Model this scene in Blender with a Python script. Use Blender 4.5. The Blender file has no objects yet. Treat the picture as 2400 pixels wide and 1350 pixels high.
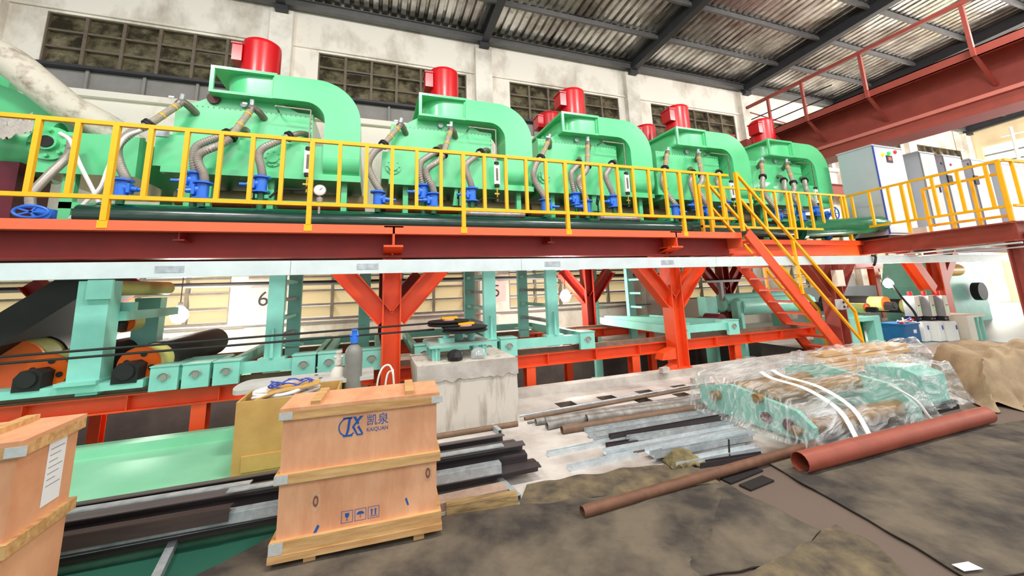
import bpy, bmesh, math, random
from mathutils import Vector, Matrix, noise
random.seed(7)
sc = bpy.context.scene
col = sc.collection
# ------------------------------------------------------------------ camera
CAM_R = None
def _rot(a, b, c):
    ca, sa, cb, sb, cc, s_c = math.cos(a), math.sin(a), math.cos(b), math.sin(b), math.cos(c), math.sin(c)
    R0 = Matrix(((1,0,0),(0,0,-1),(0,1,0)))
    W = Matrix(((ca,-sa,0),(sa,ca,0),(0,0,1)))
    P = Matrix(((1,0,0),(0,cb,sb),(0,-sb,cb)))
    Ro = Matrix(((cc,-s_c,0),(s_c,cc,0),(0,0,1)))
    return Ro @ P @ R0 @ W
CAM_R = _rot(.34741947, .173294763, -.0344225856)
FPX, CYP, EYE = 909.925, 512.46, 1.7
cd = bpy.data.cameras.new('camera'); cam = bpy.data.objects.new('camera', cd); col.objects.link(cam)
cd.sensor_fit = 'HORIZONTAL'; cd.sensor_width = 36.0; cd.lens = FPX/2400*36
cd.shift_y = -(675-CYP)/2400; cd.clip_start = .05; cd.clip_end = 300
_r = CAM_R
cam.matrix_world = Matrix(((_r[0][0],-_r[1][0],-_r[2][0],0),(_r[0][1],-_r[1][1],-_r[2][1],0),(_r[0][2],-_r[1][2],-_r[2][2],EYE),(0,0,0,1)))
sc.camera = cam
# ------------------------------------------------------------------ world, lights, exposure
w = bpy.data.worlds.new('world'); sc.world = w; w.use_nodes = True
bg = w.node_tree.nodes['Background']; bg.inputs[0].default_value = (.93,.97,1,1); bg.inputs[1].default_value = .9
sc.view_settings.view_transform = 'Standard'; sc.view_settings.look = 'None'
sc.view_settings.gamma = 1; sc.view_settings.use_curve_mapping = False
sc.view_settings.exposure = 0.22
def area(name, loc, tgt, sx, sy, power, color=(1,1,1)):
    l = bpy.data.lights.new(name, 'AREA'); l.shape = 'RECTANGLE'; l.size = sx; l.size_y = sy; l.energy = power; l.color = color
    o = bpy.data.objects.new(name, l); col.objects.link(o); o.location = loc
    o.rotation_euler = (Vector(tgt)-Vector(loc)).to_track_quat('-Z','Y').to_euler()
area('daylight_opening', (2,-5.5,9.5), (4,8,3.5), 22, 4, 560, (1,.98,.95))
for k, x in enumerate((-5,1,7,13,19)): area('overhead_fill', (x,1.8,9.2), (x+.3,5.5,2), 1.8, .7, 310, (1,.97,.92))  # unseen overhead lights, added for top light and glossy highlights
area('end_wall_fill', (35.5,5,2.6), (20,5.5,1.6), 7.5, 4, 1500, (1,.98,.95))  # added fill light beyond the end wall, brightens the right background
area('far_bay_fill', (25,-3,9), (28,11,5), 6, 2, 1600, (1,.96,.88))  # unseen fill light added to brighten the far wall behind the cabinets
# ------------------------------------------------------------------ pixel -> place helpers (true positions on known planes)
RT = CAM_R.transposed(); EY = Vector((0,0,EYE))
def ray(x, y): return RT @ Vector(((x-1200)/FPX, (y-CYP)/FPX, 1))
def PX(x, y, v): d = ray(x,y); return EY + d*(v/d.x)
def PY(x, y, v): d = ray(x,y); return EY + d*(v/d.y)
def PZ(x, y, v): d = ray(x,y); return EY + d*((v-EYE)/d.z)
# ------------------------------------------------------------------ mesh builder
class MB:
    def __init__(s): s.v = []; s.f = []
    def add(s, vs, fs):
        n = len(s.v); s.v += [Vector(p) for p in vs]; s.f += [tuple(i+n for i in f) for f in fs]; return s
    def box(s, x0, x1, y0, y1, z0, z1):
        return s.add([(x0,y0,z0),(x1,y0,z0),(x1,y1,z0),(x0,y1,z0),(x0,y0,z1),(x1,y0,z1),(x1,y1,z1),(x0,y1,z1)],
            [(0,3,2,1),(4,5,6,7),(0,1,5,4),(1,2,6,5),(2,3,7,6),(3,0,4,7)])
    def bar(s, p0, p1, wd, h, up=(0,0,1)):
        p0, p1 = Vector(p0), Vector(p1); d = (p1-p0).normalized(); u = Vector(up)
        sd = d.cross(u)
        if sd.length < 1e-4: sd = d.cross(Vector((1,0,0)))
        sd.normalize(); u = sd.cross(d).normalized(); a = sd*wd/2; b = u*h/2
        vs = [p0-a-b,p0+a-b,p0+a+b,p0-a+b,p1-a-b,p1+a-b,p1+a+b,p1-a+b]
        return s.add(vs, [(0,1,2,3),(7,6,5,4),(0,4,5,1),(1,5,6,2),(2,6,7,3),(3,7,4,0)])
    def ibeam(s, p0, p1, wd, h, tf=.02, tw=.014, up=(0,0,1)):
        p0, p1 = Vector(p0), Vector(p1); d = (p1-p0).normalized(); u = Vector(up); sd = d.cross(u).normalized(); u = sd.cross(d).normalized()
        s.bar(p0+u*(h/2-tf/2), p1+u*(h/2-tf/2), wd, tf, up); s.bar(p0-u*(h/2-tf/2), p1-u*(h/2-tf/2), wd, tf, up)
        return s.bar(p0, p1, tw, h-2*tf, up)
    def tube(s, pts, r, n=10, cap=True, closed=False):
        pts = [Vector(p) for p in pts]; m = len(pts); rr = r if isinstance(r,(list,tuple)) else [r]*m
        base = len(s.v); t0 = (pts[1]-pts[0]).normalized()
        u = t0.cross(Vector((0,0,1)));  u = u if u.length > 1e-3 else t0.cross(Vector((1,0,0))); u.normalize()
        for i, p in enumerate(pts):
            if closed: t = pts[(i+1)%m]-pts[i-1]
            else: t = pts[min(i+1,m-1)]-pts[max(i-1,0)]
            t.normalize(); u = (u-t*u.dot(t)).normalized(); b = t.cross(u)
            for k in range(n):
                a = 2*math.pi*k/n; s.v.append(p+(u*math.cos(a)+b*math.sin(a))*rr[i])
        for i in range(m if closed else m-1):
            j = (i+1)%m
            for k in range(n):
                k2 = (k+1)%n; s.f.append((base+i*n+k, base+i*n+k2, base+j*n+k2, base+j*n+k))
        if cap and not closed:
            s.f.append(tuple(base+k for k in range(n))[::-1]); s.f.append(tuple(base+(m-1)*n+k for k in range(n)))
        return s
    def cyl(s, p0, p1, r, n=16, r1=None): return s.tube([p0,p1], [r, r if r1 is None else r1], n)
    def pipe(s, p0, p1, r, wall=.006, n=14):
        p0, p1 = Vector(p0), Vector(p1); d = (p1-p0).normalized(); u = d.cross(Vector((0,0,1))).normalized(); b_ = d.cross(u); base = len(s.v); L = (p1-p0).length; dp = min(.35, L*.4)
        rings = [(p0+d*dp,r-wall),(p0,r-wall),(p0,r),(p1,r),(p1,r-wall),(p1-d*dp,r-wall)]
        for c, rr in rings:
            for k in range(n):
                a = 2*math.pi*k/n; s.v.append(c+(u*math.cos(a)+b_*math.sin(a))*rr)
        for i in range(5):
            for k in range(n): k2 = (k+1)%n; s.f.append((base+i*n+k, base+i*n+k2, base+(i+1)*n+k2, base+(i+1)*n+k))
        s.f.append(tuple(base+k for k in range(n))); s.f.append(tuple(base+5*n+k for k in range(n)))
        return s
    def prism(s, poly, axis, a0, a1):
        def mk(p, a):
            return {'x':(a,p[0],p[1]), 'y':(p[0],a,p[1]), 'z':(p[0],p[1],a)}[axis]
        n = len(poly)
        s.add([mk(p,a0) for p in poly]+[mk(p,a1) for p in poly], [tuple(range(n))[::-1], tuple(range(n,2*n))]+[(i,(i+1)%n,n+(i+1)%n,n+i) for i in range(n)])
        return s
    def lathe(s, prof, c, axis='z', n=20):
        c = Vector(c); base = len(s.v); m = len(prof)
        for r, h in prof:
            for k in range(n):
                a = 2*math.pi*k/n; x, y = r*math.cos(a), r*math.sin(a)
                s.v.append(c+Vector({'z':(x,y,h),'y':(x,h,y),'x':(h,x,y)}[axis]))
        for i in range(m-1):
            for k in range(n):
                k2 = (k+1)%n; s.f.append((base+i*n+k,base+i*n+k2,base+(i+1)*n+k2,base+(i+1)*n+k))
        s.f.append(tuple(base+k for k in range(n))); s.f.append(tuple(base+(m-1)*n+k for k in range(n)))
        return s
    def sheet(s, c, nu, nv, fn, th=0):
        # bilinear patch of corners c[4]; fn(u,v,p)->displaced point; optional thickness downward
        c = [Vector(p) for p in c]; top = []
        for j in range(nv+1):
            for i in range(nu+1):
                u, v = i/nu, j/nv
                p = c[0]*(1-u)*(1-v)+c[1]*u*(1-v)+c[2]*u*v+c[3]*(1-u)*v
                top.append(Vector(fn(u,v,p)))
        W_ = nu+1; q = [(j*W_+i, j*W_+i+1, (j+1)*W_+i+1, (j+1)*W_+i) for j in range(nv) for i in range(nu)]
        if not th: return s.add(top, q)
        N = len(top); bot = [p-Vector((0,0,th)) for p in top]
        rim = [i for i in range(nu)]+[nu+j*W_ for j in range(nv)]+[nv*W_+nu-i for i in range(nu)]+[(nv-j)*W_ for j in range(nv)]
        fs = q+[tuple(k+N for k in f[::-1]) for f in q]+[(rim[k],rim[k]+N,rim[(k+1)%len(rim)]+N,rim[(k+1)%len(rim)]) for k in range(len(rim))]
        return s.add(top+bot, fs)
    def build(s, name, mat=None, parent=None, smooth=True, ang=35):
        me = bpy.data.meshes.new(name); me.from_pydata([tuple(p) for p in s.v], [], s.f)
        bm = bmesh.new(); bm.from_mesh(me); bmesh.ops.recalc_face_normals(bm, faces=bm.faces); bm.to_mesh(me); bm.free()
        if mat: me.materials.append(mat)
        if smooth:
            me.polygons.foreach_set('use_smooth', [True]*len(me.polygons)); me.set_sharp_from_angle(angle=math.radians(ang))
        o = bpy.data.objects.new(name, me); col.objects.link(o)
        if parent is not None: o.parent = parent
        return o
def bez(pts, n=6):
    pts = [Vector(p) for p in pts]; out = []
    P = [2*pts[0]-pts[1]]+pts+[2*pts[-1]-pts[-2]]
    for i in range(1, len(P)-2):
        for k in range(n):
            t = k/n; a, b, c, d = P[i-1], P[i], P[i+1], P[i+2]
            out.append(.5*((2*b)+(c-a)*t+(2*a-5*b+4*c-d)*t*t+(3*b-a-3*c+d)*t**3))
    out.append(pts[-1]); return out
def arc(cx, cy, r, a0, a1, n=10):
    return [(cx+r*math.cos(math.radians(a0+(a1-a0)*i/n)), cy+r*math.sin(math.radians(a0+(a1-a0)*i/n))) for i in range(n+1)]
def tag(o, label, cat, group=None):
    o['label'] = label; o['category'] = cat
    if group: o['group'] = group
    return o
def thing(name, label, cat, group=None, loc=None, rz=0):
    o = bpy.data.objects.new(name, None); col.objects.link(o); o.empty_display_size = .1
    if loc is not None: o.location = loc; o.rotation_euler = (0,0,rz); o['_local'] = 1
    return tag(o, label, cat, group)
def struct(o): o['kind'] = 'structure'; return o
def rep(o, d, parent=None):
    c = o.copy(); col.objects.link(c); c.location = o.location+Vector(d)
    if parent is not None: c.parent = parent
    return c
def kids(o): return [c for c in bpy.data.objects if c.parent == o]
def rebase(root):
    ms = []; st = [(root, Vector((0,0,0)))]; lo = Vector((1e9,)*3); hi = -lo
    while st:
        o, off = st.pop()
        if o.type == 'MESH':
            if o.data not in ms: ms.append(o.data)
            for p in o.data.vertices:
                q = p.co+off
                for k in range(3): lo[k] = min(lo[k], q[k]); hi[k] = max(hi[k], q[k])
        for c in kids(o): st.append((c, off+c.location))
    if not ms: return
    L = Vector(((lo.x+hi.x)/2, (lo.y+hi.y)/2, lo.z))
    for m in ms: m.transform(Matrix.Translation(-L))
    root.location = L; root['_local'] = 1
def copy_thing(root, d, label, rz=0):
    r = root.copy(); col.objects.link(r); r.location = root.location+Vector(d); r['label'] = label
    for ch in kids(root):
        c = ch.copy(); col.objects.link(c); c.parent = r
        for g in kids(ch):
            e = g.copy(); col.objects.link(e); e.parent = c
    return r
# ------------------------------------------------------------------ materials
def lin(c): return tuple(((v/255)/12.92 if v/255 <= .04045 else ((v/255+.055)/1.055)**2.4) for v in c)
def M(name, c, rough=.5, metal=0, var=.12, scale=4, bump=0, bscale=40, stretch=None, c2=None, fac=(.35,.7), coat=0, detail=5):
    m = bpy.data.materials.new(name); m.use_nodes = True; nt = m.node_tree; b = nt.nodes['Principled BSDF']
    L = lin(c); b.inputs['Roughness'].default_value = rough; b.inputs['Metallic'].default_value = metal
    if coat: b.inputs['Coat Weight'].default_value = coat; b.inputs['Coat Roughness'].default_value = .12
    tc = nt.nodes.new('ShaderNodeTexCoord'); mp = nt.nodes.new('ShaderNodeMapping'); nt.links.new(tc.outputs['Object'], mp.inputs[0])
    if stretch: mp.inputs['Scale'].default_value = stretch
    nz = nt.nodes.new('ShaderNodeTexNoise'); nz.inputs['Scale'].default_value = scale; nz.inputs['Detail'].default_value = detail; nz.inputs['Roughness'].default_value = .62
    nt.links.new(mp.outputs[0], nz.inputs['Vector'])
    cr = nt.nodes.new('ShaderNodeValToRGB'); cr.color_ramp.elements[0].position = fac[0]; cr.color_ramp.elements[1].position = fac[1]
    lo = lin(c2) if c2 else tuple(v*(1-var) for v in L)
    cr.color_ramp.elements[0].color = (*lo,1); cr.color_ramp.elements[1].color = (*L,1)
    nt.links.new(nz.outputs[0], cr.inputs[0]); nt.links.new(cr.outputs[0], b.inputs['Base Color'])
    if bump:
        n2 = nt.nodes.new('ShaderNodeTexNoise'); n2.inputs['Scale'].default_value = bscale; n2.inputs['Detail'].default_value = 4
        nt.links.new(mp.outputs[0], n2.inputs['Vector']); bp = nt.nodes.new('ShaderNodeBump'); bp.inputs['Strength'].default_value = bump; bp.inputs['Distance'].default_value = .02
        nt.links.new(n2.outputs[0], bp.inputs['Height']); nt.links.new(bp.outputs[0], b.inputs['Normal'])
    return m
def EM(name, c, s):
    m = bpy.data.materials.new(name); m.use_nodes = True; b = m.node_tree.nodes['Principled BSDF']
    b.inputs['Base Color'].default_value = (*lin(c),1); b.inputs['Emission Color'].default_value = (*lin(c),1); b.inputs['Emission Strength'].default_value = s; return m
def glassy(name, c, rough, alpha, tr=.0):
    m = M(name, c, rough, 0, .25, 6); b = m.node_tree.nodes['Principled BSDF']; b.inputs['Alpha'].default_value = alpha; return m
G = dict(
 green=M('machine_green', (100,214,146), .28, 0, .12, 1.5, coat=.4), mint=M('mint_paint', (146,220,203), .4, 0, .16, 3), dgreen=M('pipe_green', (22,112,74), .22, 0, .25, 3, coat=.4),
 dgreen2=M('dark_pipe', (22,62,50), .25, 0, .2, 3, coat=.4), orange=M('orange_paint', (242,84,36), .42, 0, .14, 3), redbrown=M('crane_paint', (166,76,64), .5, 0, .18, 3),
 orange_shade=M('shaded_orange', (158,36,24), .5, 0, .2, 3), yellow=M('yellow_paint', (255,186,0), .38, 0, .08, 5), red=M('motor_red', (206,12,24), .34, 0, .1, 3, coat=.12),  # deep red is the orange paint with platform shade put into the colour
 blue=M('valve_blue', (50,124,235), .35, 0, .15, 8), steel=M('braided_steel', (178,170,160), .42, .35, .25, 60), galv=M('galvanised', (208,214,216), .4, .4, .2, 12, c2=(166,174,178)),
 tray=M('tray_white', (226,236,236), .4, .25, .12, 3), dark=M('dark_iron', (38,36,36), .6, .2, .3, 8), black=M('black_steel', (88,80,82), .45, .4, .35, 5, stretch=(.4,6,6)),
 wrap=M('pipe_wrap', (176,166,146), .8, 0, .3, 14, bump=.5), castiron=M('fitting_iron', (150,140,128), .45, .5, .35, 14),
 wall=M('wall_plaster', (246,238,226), .85, 0, .3, .7, bump=.2, bscale=6, c2=(188,174,158), fac=(.3,.5), stretch=(1,1,.6)), wallc=M('column_plaster', (248,241,230), .85, 0, .2, .9, c2=(190,180,168), fac=(.3,.6)),
 wallend=M('end_wall', (250,226,186), .85, 0, .15, .6), band=M('grey_panel', (150,146,142), .7, 0, .2, 2), frame=M('window_frame', (122,108,92), .6, .1, .3, 8),
 wframe=M('low_window_frame', (150,140,126), .6, .1, .3, 8), purlin=M('purlin_paint', (118,116,116), .55, .2, .2, 4), rafter=M('rafter_paint', (64,64,68), .5, .2, .2, 3),
 conc=M('concrete', (214,208,200), .85, 0, .25, 2.2, bump=.25, bscale=14, c2=(170,160,150)), ply=M('plywood', (238,180,138), .6, 0, .2, 2.2, stretch=(2.2,1,.7), c2=(210,144,104)),
 pine=M('pine_board', (222,180,122), .65, 0, .3, 5, stretch=(.6,6,6), c2=(184,134,82)), yply=M('yellow_ply', (214,172,100), .7, 0, .2, 2.5, c2=(190,146,80)),
 rubber=M('mat_rubber', (112,100,84), .88, 0, .5, 1.5, bump=.8, bscale=9, c2=(56,50,46), fac=(.4,.62), detail=9), mattan=M('mat_worn', (128,112,84), .9, 0, .4, 5, bump=.7, bscale=12, c2=(70,62,54)),
 cyl=M('cylinder_grey', (140,138,132), .5, .1, .2, 5), cylw=M('cylinder_white', (222,214,202), .6, 0, .3, 9, c2=(150,130,110), fac=(.3,.45)),
 pipegrey=M('old_pipe_grey', (168,164,158), .55, .3, .35, 8, c2=(120,114,108)), pipebrown=M('old_pipe_brown', (134,106,84), .6, .2, .3, 8), rust=M('rusty_brown', (128,88,66), .65, .2, .35, 9), redpipe=M('red_oxide_pipe', (164,80,60), .5, .05, .22, 6),
 cab=M('cabinet_grey', (196,206,212), .4, 0, .05, 2), cabside=M('cabinet_side', (188,198,206), .45, 0, .06, 2), cream=M('cream_box', (236,228,210), .5, 0, .08, 3),
 white=M('white_paint', (240,240,236), .5, 0, .06, 4), tarp=M('canvas_tan', (176,152,120), .92, 0, .25, 3, bump=.3, bscale=25, c2=(140,118,92)), rollery=M('roller_yellow', (206,204,120), .5, 0, .2, 3),
 rollero=M('roller_orange', (244,104,24), .4, 0, .1, 4), belt=M('belt_dark', (34,29,27), .7, 0, .3, 4), tan=M('tan_drum', (176,150,112), .55, .1, .3, 5), brass=M('brass', (206,170,70), .3, .8, .1, 5),
 bluep=M('blue_print', (28,86,164), .6, 0, .1, 6), bluebox=M('blue_metal', (18,92,148), .45, 0, .15, 4), grey=M('mid_grey', (150,150,152), .5, .1, .15, 5), goldroll=M('gold_roller', (170,128,60), .35, .3, .3, 9),
 railst=M('dusty_rail', (150,120,100), .6, .3, .3, 6), paper=M('paper', (238,238,240), .8, 0, .04, 8), rope=M('blue_rope', (70,90,190), .7, 0, .2, 9), maroon=M('maroon', (110,20,40), .5, 0, .2, 4),
 yellowpane=None)
# corrugated roof foil
mf = M('roof_foil', (214,212,208), .24, .92, .5, 1.1, stretch=(1.2,.8,1), c2=(150,142,136), fac=(.36,.6)); G['foil'] = mf
nt = mf.node_tree; b = nt.nodes['Principled BSDF']
n2 = nt.nodes.new('ShaderNodeTexNoise'); n2.inputs['Scale'].default_value = 2.6; tcf = [n for n in nt.nodes if n.type == 'MAPPING'][0]
nt.links.new(tcf.outputs[0], n2.inputs['Vector']); bp = nt.nodes.new('ShaderNodeBump'); bp.inputs['Strength'].default_value = .45; bp.inputs['Distance'].default_value = .05
nt.links.new(n2.outputs[0], bp.inputs['Height']); nt.links.new(bp.outputs[0], b.inputs['Normal'])
# window glass: upper brown glossy, lower cream translucent
G['pane'] = M('brown_glass', (176,164,132), .06, .65, .5, 2.4, c2=(92,84,68), fac=(.42,.6), bump=.9, bscale=5)
mp_ = bpy.data.materials.new('cream_glass'); mp_.use_nodes = True; nt = mp_.node_tree; b = nt.nodes['Principled BSDF']
b.inputs['Base Color'].default_value = (*lin((255,244,222)),1); b.inputs['Roughness'].default_value = .4
tl = nt.nodes.new('ShaderNodeBsdfTranslucent'); tl.inputs[0].default_value = (*lin((255,240,206)),1); mx = nt.nodes.new('ShaderNodeMixShader'); mx.inputs[0].default_value = .75
nt.links.new(b.outputs[0], mx.inputs[1]); nt.links.new(tl.outputs[0], mx.inputs[2]); nt.links.new(mx.outputs[0], nt.nodes['Material Output'].inputs[0]); G['lpane'] = mp_
# floor: bare concrete, brown front, green paint on the left
def floor_mat():
    m = M('shop_floor', (214,206,198), .6, 0, .3, 1.1, bump=.2, bscale=10, c2=(150,138,130), fac=(.3,.6)); nt = m.node_tree; b = nt.nodes['Principled BSDF']
    src = b.inputs['Base Color'].links[0].from_socket
    tc = [n for n in nt.nodes if n.type == 'TEX_COORD'][0]; sp = nt.nodes.new('ShaderNodeSeparateXYZ'); nt.links.new(tc.outputs['Object'], sp.inputs[0])
    nz = nt.nodes.new('ShaderNodeTexNoise'); nz.inputs['Scale'].default_value = 2.2; nz.inputs['Detail'].default_value = 6; nt.links.new(tc.outputs['Object'], nz.inputs['Vector'])
    def ramp(sock, a, bb, k=.25):
        ad = nt.nodes.new('ShaderNodeMath'); ad.operation = 'MULTIPLY_ADD'; nt.links.new(nz.outputs[0], ad.inputs[0]); ad.inputs[1].default_value = k; nt.links.new(sock, ad.inputs[2])
        mr = nt.nodes.new('ShaderNodeMapRange'); nt.links.new(ad.outputs[0], mr.inputs[0]); mr.inputs[1].default_value = a+k/2; mr.inputs[2].default_value = bb+k/2; return mr.outputs[0]
    def mix(f, a, c):
        x = nt.nodes.new('ShaderNodeMix'); x.data_type = 'RGBA'; nt.links.new(f, x.inputs[0]); nt.links.new(a, x.inputs[6])
        if isinstance(c, tuple): x.inputs[7].default_value = (*lin(c),1)
        else: nt.links.new(c, x.inputs[7])
        return x.outputs[2]
    c1 = mix(ramp(sp.outputs[1], 3.35, 3.05, .5), src, (108,92,82))
    g = nt.nodes.new('ShaderNodeValToRGB'); nt.links.new(nz.outputs[0], g.inputs[0]); g.color_ramp.elements[0].color = (*lin((118,196,152)),1); g.color_ramp.elements[1].color = (*lin((156,220,184)),1)
    c2 = mix(ramp(sp.outputs[0], .35, .25, .1), c1, g.outputs[0])
    dk = mix(ramp(sp.outputs[1], 3.72, 3.62, .1), c2, (34,92,74)); c2 = mix(ramp(sp.outputs[0], .3, .35, .1), dk, c1)  # dark green puts the shade of the steel bars into the floor colour
    c3 = mix(ramp(sp.outputs[0], 11.5, 13, .6), c2, (176,196,192))
    nt.links.new(c3, b.inputs['Base Color']); return m
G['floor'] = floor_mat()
# ================================================================== THE SETTING
def slab(mb, x0, x1, y0, y1, z, holes, depth):
    xs = sorted({x0,x1,*[h[0] for h in holes],*[h[1] for h in holes]}); ys = sorted({y0,y1,*[h[2] for h in holes],*[h[3] for h in holes]})
    for i in range(len(xs)-1):
        for j in range(len(ys)-1):
            cx, cy = (xs[i]+xs[i+1])/2, (ys[j]+ys[j+1])/2
            if any(h[0]<cx<h[1] and h[2]<cy<h[3] for h in holes): continue
            mb.add([(xs[i],ys[j],z),(xs[i+1],ys[j],z),(xs[i+1],ys[j+1],z),(xs[i],ys[j+1],z)], [(0,1,2,3)])
holes = []
for x in (2.55,3.25,3.95,4.65): holes.append((x,x+.28,5.28,5.52))
for x in (3.3,4.0,4.7): holes.append((x+.35,x+.6,4.95,5.15))
mb = MB(); slab(mb, -16, 36, -8, 6.15, 0, holes, .45)
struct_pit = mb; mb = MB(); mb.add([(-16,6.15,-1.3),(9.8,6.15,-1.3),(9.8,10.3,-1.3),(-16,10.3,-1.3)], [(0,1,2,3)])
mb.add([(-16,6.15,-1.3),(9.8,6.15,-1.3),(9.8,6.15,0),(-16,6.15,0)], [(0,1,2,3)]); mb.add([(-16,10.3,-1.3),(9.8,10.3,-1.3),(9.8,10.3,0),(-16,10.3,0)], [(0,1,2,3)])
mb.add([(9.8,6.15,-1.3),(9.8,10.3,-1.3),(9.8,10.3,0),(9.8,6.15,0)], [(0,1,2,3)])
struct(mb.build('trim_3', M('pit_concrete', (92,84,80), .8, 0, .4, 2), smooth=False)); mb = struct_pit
mb.add([(-16,10.3,0),(9.8,10.3,0),(9.8,12,0),(-16,12,0)], [(0,1,2,3)]); mb.add([(9.8,6.15,0),(36,6.15,0),(36,12,0),(9.8,12,0)], [(0,1,2,3)])
flo = struct(mb.build('floor', G['floor'], smooth=False)); hole_shade = M('pocket_shade', (112,94,82), .9, 0, .5, 9)  # dark liner colour stands in for the shade inside the pockets
for a,b_,c,d in holes: MB().add([(a,c,0),(b_,c,0),(b_,d,0),(a,d,0),(a,c,-.2),(b_,c,-.2),(b_,d,-.2),(a,d,-.2)], [(0,1,5,4),(1,2,6,5),(2,3,7,6),(3,0,4,7),(4,5,6,7)]).build('anchor_pocket', hole_shade, flo, False)
mb = MB(); mb.box(1.8,9.0,5.95,6.14,0,.12); struct(mb.build('trim_1', G['conc']))
mb = MB(); mb.box(-8,1.8,5.95,6.14,0,.10); struct(mb.build('trim_2', G['floor']))
# back wall: y = 11.5, bays of 5.85 m
WY = 11.5; colx = [-8.45+5.87*i for i in range(-1,8)]
wall = MB()
def wrect(x0,x1,z0,z1,y=WY,t=.25): wall.box(x0,x1,y,y+t,z0,z1)
for i in range(len(colx)-1):
    a, b_ = colx[i]+.28, colx[i+1]-.28; wa, wb = colx[i]+.95, colx[i+1]-.55
    wrect(colx[i]-.28, a, 0, 11.2)
    wrect(a, b_, 8.6, 11.2); wrect(a, wa, 6.65, 8.6); wrect(wb, b_, 6.65, 8.6); wrect(a, b_, 3.6, 6.5, WY+.02)
    wrect(a, b_, 0, 1.02); wrect(a, colx[i]+.7, 1.02, 3.6); wrect(colx[i+1]-.7, b_, 1.02, 3.6)
    wall.box(a, b_, WY-.06, WY, 8.66, 8.72)
    wall.box(a, b_, WY-.12, WY+.2, 6.5, 6.66)
wallo = struct(wall.build('wall_back', G['wall'], smooth=False))
for i, x in enumerate(colx):
    mb = MB(); mb.box(x-.28,x+.28,WY-.22,WY,0,9.62); mb.build('pilaster', G['wallc'], wallo, False)
struct(MB().box(33,33.3,-8,1,0,4.5).box(33,33.3,9,11.75,0,4.5).box(33,33.3,-8,11.75,4.5,7.25).box(33,33.3,11.0,11.75,7.25,8.7).box(33,33.3,-8,11.75,8.7,11.5).build('wall_right', G['wallend'], smooth=False))
wf = MB()
for k in range(14): wf.box(33.1,33.16,-8+1.3*k-.04,-8+1.3*k+.04,7.25,8.7)
for z in (7.7,8.2): wf.box(33.1,33.16,-8,11,z-.03,z+.03)
struct(wf.build('window_20', G['wframe'], smooth=False)); struct(MB().box(33.0,33.1,.8,1,0,4.5).box(33.0,33.1,9,9.2,0,4.5).box(33,33.1,.8,9.2,4.5,4.7).build('added_door_1', G['redbrown'], smooth=False))  # low doorway and its frame are added to let light in from the right
# upper and lower louvre windows, each pane its own piece
uw = MB().sheet([(-.36,0,-.16),(.36,0,-.16),(.36,0,.16),(-.36,0,.16)], 1, 1, lambda u,v,p: (p.x, p.y, p.z), 0)
n = 0
def window(x0, x1, z0, z1, nx, nz, fm, pm, tilt, y, name):
    f = MB(); dx = (x1-x0)/nx; dz = (z1-z0)/nz
    for i in range(nx+1): f.box(x0+i*dx-.035, x0+i*dx+.035, y-.03, y+.09, z0, z1)
    for j in range(nz+1): f.box(x0, x1, y-.02, y+.08, z0+j*dz-.025, z0+j*dz+.025)
    o = struct(f.build(name, fm, smooth=False)); pane = None
    for i in range(nx):
        for j in range(nz):
            cx, cz = x0+(i+.5)*dx, z0+(j+.5)*dz; t = tilt*(1+.35*random.uniform(-1,1)); h = dz*.47
            p = MB().bar((cx-dx*.46, y+.06, cz), (cx+dx*.46, y+.06, cz), .012, 2*h, (0,math.sin(t),math.cos(t))).build('pane', pm, o, False)
    return o
for i in range(1, len(colx)-1):
    n += 1; window(colx[i]+.95, colx[i+1]-.55, 7.3, 8.6, 6, 3, G['frame'], G['pane'], .18, WY+.05, 'window_%d' % n)
    p = MB()
    p.box(colx[i]+.28, colx[i+1]-.28, WY+.1, WY+.16, 6.66, 7.3)
    for k in range(5): p.box(colx[i]+.7+k*1.1, colx[i]+.76+k*1.1, WY+.02, WY+.1, 6.66, 7.3)
    p.build('grey_panel', G['band'], wallo, False)
    MB().box(colx[i]+.6, colx[i+1]-.4, WY-.1, WY+.1, 7.2, 7.27).build('window_ledge', G['rafter'], wallo, False)
for i in range(1, len(colx)-2):
    n += 1; window(colx[i]+.7, colx[i+1]-.7, 1.05, 3.6, 5, 7, G['wframe'], G['lpane'], -.55, WY+.06, 'window_%d' % n)
# bay number plates on the pilasters
def text(body, size, loc, rot, mat, parent, name='lettering', ext=.001):
    cu = bpy.data.curves.new(name, 'FONT'); cu.body = body; cu.size = size; cu.extrude = ext; cu.align_x = 'CENTER'; cu.align_y = 'CENTER'
    t = bpy.data.objects.new(name, cu); col.objects.link(t); bpy.context.view_layer.update()
    me = bpy.data.meshes.new_from_object(t.evaluated_get(bpy.context.evaluated_depsgraph_get())); bpy.data.objects.remove(t)
    R = Matrix.Translation(loc) @ rot.to_4x4(); me.transform(R); me.materials.clear(); me.materials.append(mat)
    o = bpy.data.objects.new(name, me); col.objects.link(o); o.parent = parent; return o
RF = Matrix.Rotation(math.pi/2, 3, 'X')   # text facing -Y
for num, px, py in (('6',617,702),('5',1163,683)):
    c = PY(px, py, WY-.24); t = thing('number_plate', 'pink plate with the number %s on a wall pilaster, %s' % (num, 'left of the middle orange column' if num == '6' else 'behind the pulley block'), 'sign')
    MB().box(c.x-.3,c.x+.3,WY-.245,WY-.222,c.z-.3,c.z+.3).build('plate', M('plate_pink_'+num, (236,200,196), .7), t, False)
    text(num, .5, Vector((c.x,WY-.247,c.z)), RF, G['dark'], t)
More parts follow.
